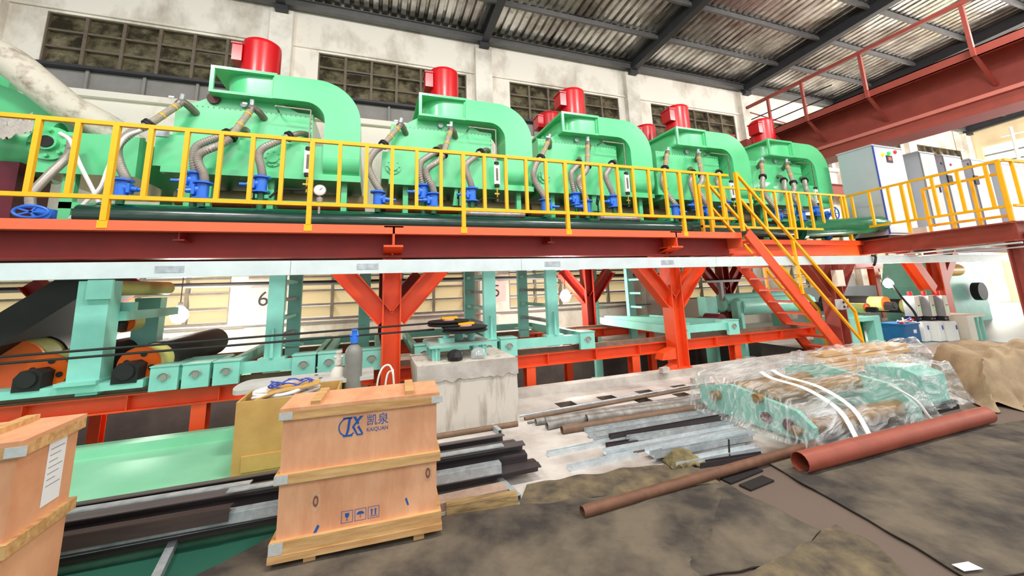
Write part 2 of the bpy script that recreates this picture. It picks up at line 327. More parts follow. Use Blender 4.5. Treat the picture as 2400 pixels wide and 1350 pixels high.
# roof: rafters, purlins, corrugated sheets
ceil = bpy.data.objects.new('ceiling', None); col.objects.link(ceil); struct(ceil)
SL = .065
def rz(y): return 9.62+SL*(11.4-y)
for x in colx:
    mb = MB(); mb.ibeam((x,11.45,rz(11.45)+.22), (x,-3,rz(-3)+.22), .24, .44, .03, .02); mb.build('rafter', G['rafter'], ceil, False)
    MB().box(x-.16,x+.16,11.1,11.45,9.5,9.66).build('bearing_plate', G['rafter'], ceil, False)
pys = [11.3,9.75,8.2,6.65,5.1,3.55,2,.45,-1.1,-2.7]
for i in range(len(colx)-1):
    for y in pys:
        mb = MB(); z = rz(y)+.44
        mb.box(colx[i],colx[i+1],y-.04,y+.04,z-.16,z+.0) if y < 11 else mb.ibeam((colx[i],y,z-.18),(colx[i+1],y,z-.18),.16,.26,.02,.015)
        mb.build('purlin', G['purlin'], ceil, False)
    for j in range(len(pys)-1):
        y0, y1 = pys[j]+(.35 if j == 0 else .06), pys[j+1]; mb = MB(); N = 22; W_ = (colx[i+1]-colx[i])
        prof = []
        for k in range(N):
            a = colx[i]+W_*k/N; s = W_/N; prof += [(a,0),(a+s*.55,0),(a+s*.68,.09),(a+s*.87,.09)]
        prof.append((colx[i+1],0))
        vs = [(x,y0,rz(y0)+.46+h) for x,h in prof]+[(x,y1,rz(y1)+.46+h) for x,h in prof]; K = len(prof)
        mb.add(vs, [(k,k+1,K+k+1,K+k) for k in range(K-1)]); mb.build('roof_sheet', G['foil'], ceil, False)
# ================================================================== PLATFORM
plat = thing('steel_platform', 'long orange steel platform on braced columns carrying the green machines', 'platform')
DZ = 2.63; PF = 5.86
MB().box(-8,7.1,PF,7.0,DZ-.03,DZ).box(-8,14.5,7.0,10.3,DZ-.03,DZ).build('deck', G['orange_shade'], plat, False)
fa = MB().box(-8,7.1,PF-.02,PF+.02,DZ-.115,DZ+.005); fa.box(-8,7.1,PF,PF+.1,DZ-.115,DZ-.1); fa.box(7.08,7.12,PF,6.9,DZ-.3,DZ); fa.build('edge_channel', M('lit_orange', (255,108,66), .42, 0, .08, 3), plat, False)  # edge colour lightened to hold the strong light falling on it
MB().box(7.1,13.1,6.84,6.9,DZ-.12,DZ).box(7.1,13.1,6.95,7.0,DZ-.4,DZ-.12).build('recess_edge', G['orange'], plat, False)
MB().ibeam((-8,6.2,2.40),(7.1,6.2,2.40),.22,.40).ibeam((7.1,6.2,2.4),(7.1,9.6,2.4),.2,.4).build('main_beam', G['orange_shade'], plat, False)
MB().ibeam((-8,7.5,2.4),(14,7.5,2.4),.2,.4).ibeam((-8,9.2,2.4),(14,9.2,2.4),.2,.4).build('rear_beam', G['orange_shade'], plat, False)
def crossbeam(x, y0=PF-.02, y1=10): return MB().ibeam((x,y0,2.48),(x,y1,2.48),.27,.3,.022,.03).bar((x,y0,2.335),(x,6.7,2.13),.27,.022).bar((x,y0+.3,2.29),(x,6.7,2.2),.03,.12).build('cross_beam', G['orange'], plat, False)
for x in (-4.85,.28,5.42): crossbeam(x)
for x in (-2.3,2.85): MB().ibeam((x,PF+.1,2.5),(x,9.6,2.5),.12,.18).build('joist', G['orange_shade'], plat, False)
def column(x, y, mat, z0=0.0, zt=2.3, wd=.28, dp=.26, braces=True, name='column'):
    c = MB(); c.ibeam((x,y,z0),(x,y,zt),wd,dp,.02,.016,(1,0,0)); c.box(x-.18,x+.18,y-.135,y+.135,z0,z0+.025)
    o = c.build(name, mat, plat, False)
    if braces:
        for k in (-1,1):
            b_ = MB(); b_.ibeam((x+k*.08,y,1.3),(x+k*.74,y,2.06),.22,.27,.016,.014,(-k*.74,0,.64)); b_.build('brace', mat, o, False)
    return o
column(.28, 6.12, G['orange'], .12, 2.16); column(5.42, 6.12, G['orange'], .12, 2.16)
column(10.0, 6.12, G['redbrown'], 0, 2.16, .3, .3, True)
for x in (-4.85,.28,5.42,10.2): column(x, 9.25, G['orange_shade'], -.1)
for k in (0,1): MB().prism([(5.0,.42-.3*k),(5.28,.5-.3*k),(5.28,.3-.3*k),(4.95,.3-.3*k)], 'y', 6.0, 6.2).build('gusset', G['orange'], plat, False)
# mezzanine spur to the right, towards the viewer
mez = thing('cabinet_mezzanine', 'brick-red steel mezzanine deck under the grey control cabinets', 'platform')
A, B = Vector((13.0,7.2,0)), Vector((11.72,3.72,0))
MB().prism([(13.0,6.98),(11.72,3.72),(22,3.1),(30,6.98)], 'z', DZ-.05, DZ).build('deck', G['redbrown'], mez, False)
MB().ibeam((13.0,7.2,DZ-.2),(11.72,3.72,DZ-.2),.2,.38,.03).ibeam((11.72,3.72,DZ-.2),(20,3.2,DZ-.2),.2,.38,.03).build('edge_beam', G['redbrown'], mez, False)
MB().tube([(12.85,7.05,2.14),(11.6,3.66,2.2)],.02,6).tube([(12.9,7.05,2.08),(11.7,3.68,2.12)],.015,6).build('conduit', G['tray'], mez)
MB().ibeam((14,6.9,DZ-.2),(24,6.9,DZ-.2),.2,.3).ibeam((13,5.2,DZ-.2),(22,5.2,DZ-.2),.2,.3).build('floor_beam', G['orange_shade'], mez, False)
q = PZ(2372,535,2.4)
MB().ibeam((11.95,3.78,0),(11.95,3.78,2.42),.3,.32,.022,.02,(0,1,0)).box(11.75,12.15,3.58,3.98,0,.02).build('column', G['redbrown'], mez, False)
c = MB().ibeam((16.2,6.9,0),(16.2,6.9,2.4),.32,.32,.02,.02,(0,1,0)).build('column', G['orange'], mez, False)
MB().ibeam((15.6,6.9,1.2),(14.7,6.9,2.3),.3,.3,.02,.016,(0,1,0)).ibeam((16.3,6.9,1.4),(17.2,6.9,2.3),.25,.25,.02,.016,(0,1,0)).build('brace', G['orange'], c, False)
# white cable tray in front of the columns
tr = thing('cable_tray', 'long white rectangular cable trunking running under the orange platform', 'trunking')
for a, b_ in ((-7,-1.0),(-.995,2.2),(2.205,6.2),(6.205,10.9)):
    MB().box(a,b_,5.72,5.83,1.945,2.13).build('tray_section', G['tray'], tr, False)
MB().box(10.97,18.5,5.72,5.83,1.945,2.13).build('tray_section', G['tray'], tr, False)
MB().tube(bez([(10.9,5.7,2.13),(10.96,5.66,2.1),(10.93,5.68,1.95),(10.95,5.72,1.9)]), .025, 6).build('cable_sleeve', G['dark'], tr)
for x in (-2.4,-.2,2.6,4.9): MB().box(x,x+.28,5.715,5.72,2.0,2.08).build('splice_plate', G['galv'], tr, False)
# ================================================================== RAILINGS
RT_, RB_ = 3.835, 2.915
px_t = [(-9,0)]
def railing(name, label, xs, posts, x0, x1, y, top=RT_, bot=RB_, base=DZ, group=None):
    t = thing(name, label, 'railing', group)
    MB().box(x0,x1,y-.025,y+.025,top-.025,top+.025).build('top_rail', G['yellow'], t, False)
    MB().box(x0,x1,y-.025,y+.025,bot-.025,bot+.025).build('bottom_rail', G['yellow'], t, False)
    pk = MB().box(-.025,.025,y-.025,y+.025,bot+.025,top-.025).build('picket', G['yellow'], t, False); pk.location = (xs[0],0,0)
    for x in xs[1:]:
        c = pk.copy(); col.objects.link(c); c.location = (x,0,0)
    for x in posts:
        MB().box(x-.03,x+.03,y-.03,y+.03,base,top-.02).build('post', G['yellow'], t, False)
        if y == PF: MB().box(x-.05,x+.05,PF-.026,PF-.021,base-.09,base).build('paint_patch', G['yellow'], t, False)
    return t
P1 = [-4.1-.37*k for k in range(8)]+[-3.71,-3.36,-2.66,-2.29,-1.92,-1.56,-1.2]
railing('guard_rail', 'yellow guard rail left of the first joint on the platform edge', P1, [-3.0,-5.6], -7.2, -.87, PF)
P2 = [-.48,-.12,.24,.60,.97,1.67,2.04,2.40,2.77,3.5,3.86,4.22,4.56,4.92,5.3]+[6.03,6.38,6.72]
railing('guard_rail', 'long middle yellow guard rail from the first joint to the stair head', P2, [-.84,1.32,3.14,5.66], -.86, 6.95, PF)
railing('guard_rail', 'yellow guard rail behind the stair opening below the last two machines', [7.3+.42*k for k in range(12)], [6.98,9.95,12.05], 6.95, 12.1, 6.68, 3.83, 2.89)
def slanted_rail(label, p0, p1, n, posts, base=DZ):
    t = thing('guard_rail', label, 'railing'); p0, p1 = Vector(p0), Vector(p1)
    up = Vector((0,0,1))
    MB().bar(p0+up*3.85, p1+up*3.85, .05,.05).build('top_rail', G['yellow'], t, False); MB().bar(p0+up*2.93, p1+up*2.93, .05,.05).build('bottom_rail', G['yellow'], t, False)
    for k in range(n):
        q = p0.lerp(p1,(k+.5)/n); MB().bar(q+up*2.95, q+up*3.83, .05,.05,(1,0,0)).build('picket', G['yellow'], t, False)
    for f in posts:
        q = p0.lerp(p1,f); MB().bar(q+up*base, q+up*3.83, .06,.06,(1,0,0)).build('post', G['yellow'], t, False)
    return t
slanted_rail('yellow guard rail running towards the viewer in front of the grey cabinets', (12.35,6.86,0), (11.72,3.72,0), 7, (0.01,.45,.99))
slanted_rail('yellow guard rail across the far right end of the mezzanine', (11.74,3.68,0), (18,3.25,0), 12, (.3,.6,.99))
g2 = thing('stacked_rail', 'loose yellow railing section leaning behind the rail by the cabinets', 'railing')
for zz_ in (2.78,3.66): MB().bar((12.35,5.2,zz_),(12.15,3.9,zz_),.05,.05).build('rail', G['yellow'], g2, False)
for f in (0,.33,.66,1):
    q = Vector((12.35,5.2,0)).lerp(Vector((12.15,3.9,0)), f); MB().bar(q+Vector((0,0,2.64)), q+Vector((0,0,3.66)), .05,.05,(1,0,0)).build('picket', G['yellow'], g2, False)
# ================================================================== STAIRS
st = thing('staircase', 'steep orange steel stair with open treads and yellow handrails', 'stairs')
SY0, SY1 = 5.72, 6.42
s0, s1 = Vector((7.12,0,2.62)), Vector((9.5,0,.0))
for y, nm in ((SY0,'stringer'),(SY1,'stringer')):
    m_ = MB(); d = Vector((0,y,0)); m_.bar(s0+d, s1+d, .015, .2, (.7,0,.7)); 
    nrm = Vector((.74,0,.67))
    for k in (-1,1): m_.bar(s0+d+nrm*.1*k+Vector((0,.025,0)), s1+d+nrm*.1*k+Vector((0,.025,0)), .065,.012,(.7,0,.7))
    m_.build(nm, G['orange'], st, False)
for k in range(10):
    f = (k+.7)/10.4; q = s0.lerp(s1, f)
    MB().box(q.x-.13,q.x+.11,SY0,SY1,q.z-.018,q.z+.018).build('tread', G['orange'], st, False)
for y in (SY0-.02,SY1+.02):
    h = MB(); h.bar((7.0,y,3.84),(9.95,y,.92),.05,.05); h.bar((9.95,y,.92),(10.05,y,.0),.05,.05,(1,0,0)); h.build('handrail', G['yellow'], st, False)
    MB().bar((7.02,y,3.3),(10.0,y,.3),.045,.045).build('mid_rail', G['yellow'], st, False)
    MB().bar((8.35,y,2.48),(8.4,y,1.35),.05,.05,(1,0,0)).build('rail_post', G['yellow'], st, False)
    MB().bar((6.98,y,2.64),(6.98,y,3.86),.06,.06,(1,0,0)).build('newel_post', G['yellow'], st, False)
# ================================================================== GREEN MACHINES
mc = thing('dryer_machine', 'second green dryer from the left, red motor on its curved duct', 'machine', 'green dryers in a row')
X0 = .83; g = lambda a: a+X0
o = MB().prism([(g(-.55),4.3),(g(1.56),4.3),(g(1.56),5.04),(g(1.3),5.05),(g(.98),5.2),(g(-.04),5.2),(g(-.3),5.03),(g(-.55),5.03)], 'y', 7.75, 10.0).build('hood', G['green'], mc, False)
rv = MB()
for k in range(26): rv.box(g(-.5+k*.08),g(-.486+k*.08),7.742,7.75,4.975,4.99)
for k in range(7): rv.box(g(1.53),g(1.545),7.742,7.75,4.4+k*.09,4.414+k*.09)
r_ = rv.build('rivets', G['dgreen'], o, False); r_['kind'] = 'stuff'
MB().box(g(-.71),g(2.42),7.62,10.0,3.83,4.38).build('lower_body', G['green'], mc, False)
MB().box(g(-.58),g(2.44),7.57,10.0,3.72,3.828).build('base_flange', G['green'], mc, False)
o = MB(); o.lathe([(.0,0),(.15,0),(.15,-.03),(.09,-.03),(.09,-.07),(.0,-.07)], (g(-.5),7.62,4.08), 'y', 18)
for k in range(8): a = k*math.pi/4; o.box(g(-.5)+.12*math.cos(a)-.012, g(-.5)+.12*math.cos(a)+.012, 7.57,7.6, 4.08+.12*math.sin(a)-.012, 4.08+.12*math.sin(a)+.012)
o.build('inspection_port', G['green'], mc)
# fan housing
fh = MB(); fh.box(g(-.03),g(.97),7.5,10.3,5.61,5.66); fh.box(g(-.03),g(.97),7.5,10.3,5.165,5.21); fh.box(g(-.03),g(.03),7.5,7.55,5.21,5.61); fh.box(g(.9),g(.97),7.54,7.6,5.2,5.62)
fho = fh.build('fan_housing', G['green'], mc, False)
MB().prism([(g(.08),10.2),(g(.08),8.2)]+[(g(.56+.48*math.cos(a)),8.1+.5*math.sin(a)) for a in [math.pi+math.pi/2*i/12 for i in range(13)]]+[(g(1.0),7.58),(g(1.0),10.2)], 'z', 5.2, 5.62).build('volute', G['green'], fho)
MB().box(g(-.02),g(.08),9.0,9.05,5.2,5.62).lathe([(.05,0),(.05,-.05),(.09,-.05),(.09,-.08)], (g(.08),8.7,5.42), 'x', 12).build('side_stay', G['green'], fho, False)
pl = [(g(.93),5.63),(g(1.6),5.63)]+[(g(1.62+.79*math.cos(a)),4.84+.79*math.sin(a)) for a in [math.pi/2*(1-i/14) for i in range(15)]]+[(g(2.41),4.12),(g(1.79),4.12)]+[(g(1.45+.34*math.cos(a)),4.83+.34*math.sin(a)) for a in [math.pi/2*i/10 for i in range(11)]]+[(g(.93),5.17)]
MB().prism(pl, 'y', 7.49, 8.15).build('duct', G['green'], mc, True, 30)
MB().prism([(7.49,4.125)]+[(7.79+.3*math.cos(a),4.1+.3*math.sin(a)) for a in [math.pi+math.pi/2*i/10 for i in range(11)]]+[(8.15,3.8),(8.15,4.125)], 'x', g(1.79), g(2.41)).build('duct_boot', G['green'], mc, True, 30)
MB().bar((g(1.0),7.44,5.0),(g(1.56),7.44,4.99),.02,.02).bar((g(1.56),7.44,4.99),(g(1.56),7.44,4.28),.02,.02,(1,0,0)).cyl((g(1.0),7.44,5.0),(g(1.0),7.7,5.0),.018,8).build('steam_pipe', G['castiron'], mc, False)
sg = MB().box(g(1.5),g(1.62),7.42,7.47,3.8,4.22).build('sight_glass', G['white'], mc, False)
MB().box(g(1.54),g(1.58),7.41,7.42,3.88,4.14).build('glass_tube', G['frame'], sg, False); MB().cyl((g(1.56),7.44,4.22),(g(1.56),7.44,4.28),.05,10).cyl((g(1.56),7.44,3.74),(g(1.56),7.44,3.8),.05,10).build('end_cap', G['dark'], sg)
MB().cyl((g(1.56),7.44,3.45),(g(1.56),7.44,3.74),.015,8).box(g(1.5),g(1.6),7.42,7.46,3.58,3.61).build('drain_cock', G['brass'], mc)
for gx, gz in ((.44,5.08),(.5,4.2)):
    MB().lathe([(0,0),(.055,0),(.055,-.03),(.045,-.035),(0,-.035)], (g(gx),7.72,gz), 'y', 14).cyl((g(gx),7.72,gz),(g(gx),7.76,gz),.012,6).build('gauge', G['galv'], mc)
# motors
def motor(y, nm):
    m_ = MB().lathe([(.0,0),(.34,0),(.34,.02),(.32,.03),(.32,.74),(.315,.8),(.29,.82),(.0,.82)], (g(.57),y,5.66), 'z', 32)
    o = m_.build(nm, G['red'], mc, True, 50)
    MB().box(g(.14),g(.30),y-.22,y+.12,6.0,6.33).box(g(.12),g(.30),y-.24,y+.14,6.32,6.35).build('terminal_box', G['red'], o, False)
motor(8.05, 'motor'); motor(9.4, 'motor')
for x in (-.3,.9,2.1):
    MB().box(g(x),g(x+.1),7.75,7.85,DZ,3.72).box(g(x),g(x+.1),9.6,9.7,DZ,3.72).bar((g(x+.05),7.8,3.3),(g(x+.05),9.7,3.3),.08,.1).build('support_leg', G['green'], mc, False)
MB().box(g(-.3),g(2.2),7.76,7.84,3.28,3.36).build('support_rail', G['green'], mc, False)
MB().prism([(g(.72),3.72),(g(.9),3.72),(g(.95),3.36),(g(.67),3.36)], 'y', 7.64, 7.7).build('bracket', G['green'], mc, False)
MB().cyl((g(-.6),8.3,3.46),(g(2.5),8.3,3.46),.16,14).build('belt_roller', G['tan'], mc)
MB().box(g(-.7),g(2.5),8.6,9.7,2.9,3.5).build('belt_box', G['belt'], mc, False)
rebase(mc)
OFF = [-3.52, 0, 3.22, 6.53, 9.83]; ORD = ['leftmost','second','third from the left','fourth from the left','rightmost']
m1 = copy_thing(mc, (OFF[0],0,0), 'largest leftmost green dryer with red motor on its curved duct')
for c in kids(m1):
    if c.name.startswith('inspection_port'): c.location.x += PY(640,373,7.6).x-OFF[0]-g(-.5)
c = PY(502,232,7.74); MB().cyl((c.x-m1.location.x,7.70-m1.location.y,c.z-m1.location.z),(c.x-m1.location.x,7.76-m1.location.y,c.z-m1.location.z),.1,18).build('rust_cover', M('rust_cover', (92,52,44), .6, 0, .3, 8), m1)
c = PY(380,312,7.62); MB().box(c.x-.12-m1.location.x,c.x+.1-m1.location.x,7.605-m1.location.y,7.62-m1.location.y,c.z-.06-m1.location.z,c.z+.06-m1.location.z).build('name_plate', G['galv'], m1, False)
copy_thing(mc, (OFF[2],0,0), 'third middle green dryer from the left, one red motor peeking behind the other')
copy_thing(mc, (OFF[3],0,0), 'fourth green dryer from the left, behind the stair head')
copy_thing(mc, (OFF[4],0,0), 'smallest rightmost green dryer beside the grey cabinets')
# ---- hose risers (drawn from the second machine, repeated on all)
z3 = lambda x, y: (850+x/3.068, 120+y/3.068)
def valve(t, p, side):
    x, y, z = p; b_ = MB()
    b_.cyl((x,y,z-.12),(x,y,z+.11),.08,14).cyl((x,y,z+.1),(x,y,z+.125),.13,16).cyl((x,y,z-.145),(x,y,z-.12),.13,16).cyl((x,y,z),(x+side*.1,y,z),.075,12)
    v = b_.build('valve_body', G['blue'], t)
    MB().cyl((x,y,z),(x+side*.2,y-.03,z-.02),.05,10,.035).cyl((x+side*.2,y-.03,z-.02),(x+side*.3,y-.03,z-.02),.025,8).box(x+side*.1-.02,x+side*.1+.02,y-.08,y+.05,z-.08,z+.06).build('valve_stem', G['blue'], v)
def riser(label, pts, ys, top, side, wrapped, grp):
    t = thing('steam_hose_riser', label, 'hose', grp)
    P = [PY(*z3(*p), yy) for p, yy in zip(pts, ys)]
    v = PY(*z3(*pts[0]), 7.05); v = P[0]
    MB().cyl((v.x,v.y,3.06),(v.x,v.y,v.z-.1),.05,12).build('stub_pipe', G['dgreen'], t)
    valve(t, tuple(v), side)
    k = len(P)
    hp = bez([v+Vector((0,0,.12))]+P[1:], 13); MB().tube(hp, [.056+.008*(i%2) for i in range(len(hp))], 12).build('braided_hose', G['steel'], t)
    e = P[-1]; tp = [PY(*z3(*p), yy) for p, yy in top]
    d = (tp[0]-e).normalized(); MB().cyl(e, e+d*.03, .095,14).cyl(e+d*.04,e+d*.07,.095,14).build('clamp_flange', G['dark'], t)
    if wrapped:
        MB().tube([e+d*.07, tp[0]], .055, 12).build('wrapped_pipe', G['wrap'], t)
        n_ = (tp[0]-e); 
        for f in (.45,.85): MB().cyl(e+n_*f,e+n_*(f+.04),.06,10).build('tie_band', G['yellow'], t)
        q = tp[0]; MB().tube(bez([q, q+d*.08, Vector((q.x+.1,q.y+.12,q.z+.04)), Vector((q.x+.16,7.76,q.z-.02))],4), .06, 10).build('elbow', G['castiron'], t)
        MB().cyl(q+d*.05, q+d*.17+Vector((-.03,-.06,.05)), .035, 8).box(q.x-.09,q.x-.02,q.y-.12,q.y-.1,q.z+.06,q.z+.09).build('ball_valve', G['galv'], t)
    else:
        q = tp[0]; MB().tube(bez([e+d*.07, q-d*.05, Vector((q.x+.06,q.y+.1,q.z+.02)), Vector((q.x+.1,7.76,q.z))],4), [.05]*13, 10).build('elbow', G['castiron'], t)
    rebase(t); return t
RS = [
 ([(110,1060),(125,1005),(80,930),(45,850),(45,790),(90,720),(145,680)], [7.05,7.05,7.1,7.15,7.18,7.25,7.32], [((258,545),7.5)], 1, True, 'first'),
 ([(440,1010),(435,960),(415,870),(420,800),(470,760),(525,728)], [7.2,7.2,7.22,7.26,7.35,7.45], [((560,680),7.62)], -1, False, 'second'),
 ([(510,1070),(515,1025),(500,970),(460,890),(470,840),(545,790),(578,750)], [7.05,7.05,7.08,7.1,7.14,7.22,7.28], [((630,575),7.5)], -1, True, 'third'),
 ([(785,1030),(785,980),(770,930),(745,860),(750,810),(800,765),(840,735)], [7.15,7.15,7.18,7.22,7.28,7.4,7.48], [((890,705),7.62)], -1, False, 'fourth')]
MN = ['largest leftmost dryer','second dryer from the left','third middle dryer','fourth dryer behind the stair head','rightmost smallest dryer']
for pts, ys, top, sd, wr, nm in RS:
    kd = 'wrapped pipe' if wr else 'bare iron elbow'
    r0 = riser('%s steel hose with %s, %s' % (nm, kd, MN[1]), pts, ys, top, sd, wr, 'hose risers of the dryers')
    for i in (0,2,3,4): copy_thing(r0, (OFF[i],0,0), '%s steel hose with %s, %s' % (nm, kd, MN[i]))
# manifold pipes
mp = thing('manifold_pipe', 'thick dark green header pipe along the machine fronts with a U bend', 'pipe')
MB().tube([(-3.85,7.0,2.87),(10.6,7.0,2.87)], .16, 20).build('header', G['dgreen2'], mp)
ub = [PY(1860,535,7.0),PY(1930,535,6.9)]
MB().tube(bez([(10.55,7.0,2.9),(10.9,6.9,2.93),(11.9,6.62,2.98),(12.8,6.42,3.02),(13.25,6.6,3.02),(13.1,7.0,3.0),(12.4,7.2,2.98),(11.6,7.35,2.95)],8), .22, 24).build('u_bend', G['dgreen'], mp)
MB().cyl((10.45,7.0,2.87),(10.58,7.0,2.88),.27,20).build('pipe_flange', G['dgreen'], mp)
sp_ = thing('return_pipe', 'thinner bright green pipe just behind the dark header pipe', 'pipe')
MB().tube([(-3.75,7.14,3.02),(10.9,7.14,3.02)], .06, 14).build('tube_run', G['dgreen'], sp_)
for x in (-3.2,-.1,1.1,3.0,6.0,9.0): MB().box(x-.04,x+.04,7.08,7.2,DZ,2.96).build('pipe_foot', G['dgreen'], sp_, False)
for (a, b_), lb in ((((1095,498),(1224,502)),'silver flexible hose lying on the green pipe, under the second dryer'),(((1408,507),(1495,513)),'short silver flexible hose lying on the green pipe, under the third dryer')):
    p, q = PY(*a,6.95), PY(*b_,6.95); p.z = q.z = 3.08
    pts = [p.lerp(q,i/30) for i in range(31)]; t = thing('flexible_hose', lb, 'hose'); MB().tube(pts, [.05+.006*(i%2) for i in range(31)], 12).build('corrugated_tube', G['galv'], t)
    MB().cyl(p+Vector((-.04,0,0)),p+Vector((.05,0,0)),.06,12).cyl(q-Vector((.05,0,0)),q+Vector((.04,0,0)),.06,12).build('end_collar', G['steel'], t)
# hand wheels
for (px_, py_), lb in (((75,497),'blue hand wheel valve at far left, low on the platform'),((1955,500),'blue hand wheel valve above the dark green U bend')):
    p = PY(px_,py_,6.75 if px_ < 500 else 6.95); t = thing('wheel_valve', lb, 'valve', 'hand wheel valves')
    MB().tube([p+Vector((.17*math.cos(a),-.02,.17*math.sin(a)*(.45 if px_ < 500 else 1))) for a in [2*math.pi*i/24 for i in range(24)]], .018, 8, closed=True).build('wheel_rim', G['blue'], t)
    sp = MB()
    for k in range(5): a = 2*math.pi*k/5; sp.bar(p+Vector((0,-.02,0)), p+Vector((.17*math.cos(a),-.02,.17*math.sin(a)*(.45 if px_ < 500 else 1))), .02,.02,(0,1,0))
    sp.build('wheel_spokes', G['blue'], t, False)
    MB().cyl(p,p+Vector((0,.3,0)),.03,8).cyl(p+Vector((0,.15,0)),p+Vector((0,.2,0)),.1,14).cyl((p.x,p.y+.25,2.7),(p.x,p.y+.25,p.z+.08),.09,14).build('valve_body', G['blue'], t)
    MB().cyl((p.x,p.y+.25,DZ),(p.x,p.y+.25,2.72),.06,10).build('stub_pipe', G['dgreen'], t)
# end housing left of the first machine
eh = thing('end_housing', 'low green box housing with flanged port left of the first dryer', 'machine')
MB().prism([(PY(78,297,7.6).x,4.28),(PY(330,308,7.6).x,4.28),(PY(316,418,7.6).x,3.62),(PY(70,412,7.6).x,3.62)], 'y', 7.6, 9.6).build('housing', G['green'], eh, False)
p = PY(122,338,7.6)
o = MB().lathe([(.0,0),(.26,0),(.26,-.05),(.12,-.05),(.12,-.12),(0,-.12)], tuple(p), 'y', 20).build('flange_port', G['green'], eh)
bo = MB()
for k in range(8): a = k*math.pi/4; bo.cyl((p.x+.2*math.cos(a),7.56,p.z+.2*math.sin(a)),(p.x+.2*math.cos(a),7.5,p.z+.2*math.sin(a)),.028,6)
bo.build('bolt', G['green'], o)
MB().cyl((p.x,7.5,p.z),(p.x,7.46,p.z),.09,14).build('bore', G['dark'], o)
MB().box(-4.5,-4.35,7.7,7.8,DZ,3.62).box(-2.75,-2.6,7.7,7.8,DZ,3.62).box(-4.5,-2.6,7.7,7.8,3.1,3.2).build('support_frame', G['green'], eh, False)
h = thing('steam_hose_riser', 'braided steel hose sagging from the flanged port at far left', 'hose', 'hose risers of the dryers')
MB().tube(bez([PY(170,325,7.4),PY(160,365,7.2),PY(115,410,7.05),PY(75,455,6.95),PY(72,485,6.95)],7), .055, 12).build('braided_hose', G['steel'], h); MB().cyl(PY(72,482,6.95),PY(72,490,6.95),.09,12).build('collar', G['blue'], h)
for k, pts in enumerate(([(140,312),(165,330),(185,380),(215,440),(232,475)],[(330,305),(290,325),(255,390),(235,440),(200,475),(165,513)])):
    tag(MB().tube(bez([PY(x,y,7.05) for x,y in pts],6), .026, 8).build('white_cable', G['white']), ['white cable running down right from the flanged port at far left','white cable looping down left across the first rail pickets'][k], 'cable')
ip = thing('insulated_pipe', 'dirty white insulated pipe slanting down behind the left dryer', 'pipe')
pp = [PY(-60,105,8.6),PY(25,145,8.6),PY(100,205,8.6),PY(165,255,8.7),PY(250,300,8.8),PY(310,345,8.9)]
MB().tube(bez(pp,5), .26, 18).build('insulation', M('insulation_white', (214,206,190), .8, 0, .4, 3, c2=(130,112,92), fac=(.3,.5), bump=.6, bscale=6), ip)
gd = thing('green_chute', 'green sloped box beam under the insulated pipe at upper left', 'machine')
MB().bar(PY(-80,215,9.5),PY(330,372,9.5),.6,.7,(0,1,0)).build('chute_body', G['green'], gd, False); MB().bar(PY(-80,262,9.1),PY(250,380,9.1),.05,.06,(0,1,0)).build('chute_lip', G['dgreen'], gd, False)
MB().box(-6.8,-6.6,9.6,9.8,DZ,6.2).box(-4.0,-3.8,9.4,9.6,DZ,4.6).build('chute_leg', G['green'], gd, False)
yd = thing('drum', 'olive yellow green drum at the far left edge behind the rail', 'drum')
MB().cyl((-7.2,8.4,4.3),(-5.3,8.9,4.3),.55,28).build('drum_shell', G['green'], yd); MB().box(-7.4,-5.4,8.3,9.0,DZ,3.95).build('drum_stand', G['maroon'], yd, False)
mb = MB(); mb.sheet([PY(-30,305,7.3),PY(80,285,7.3),PY(75,270,8.0),PY(-30,280,8.0)], 30, 18, lambda u,v,p: (p.x,p.y,p.z+.14*noise.noise(Vector((u*5,v*4,1)))+.06*noise.noise(Vector((u*14,v*11,5)))), .16)
tag(mb.build('cloth', M('cloth_grey', (196,190,180), .9, 0, .3, 6, bump=.5)), 'crumpled off-white cloth hanging over the machine at the left edge', 'cloth')
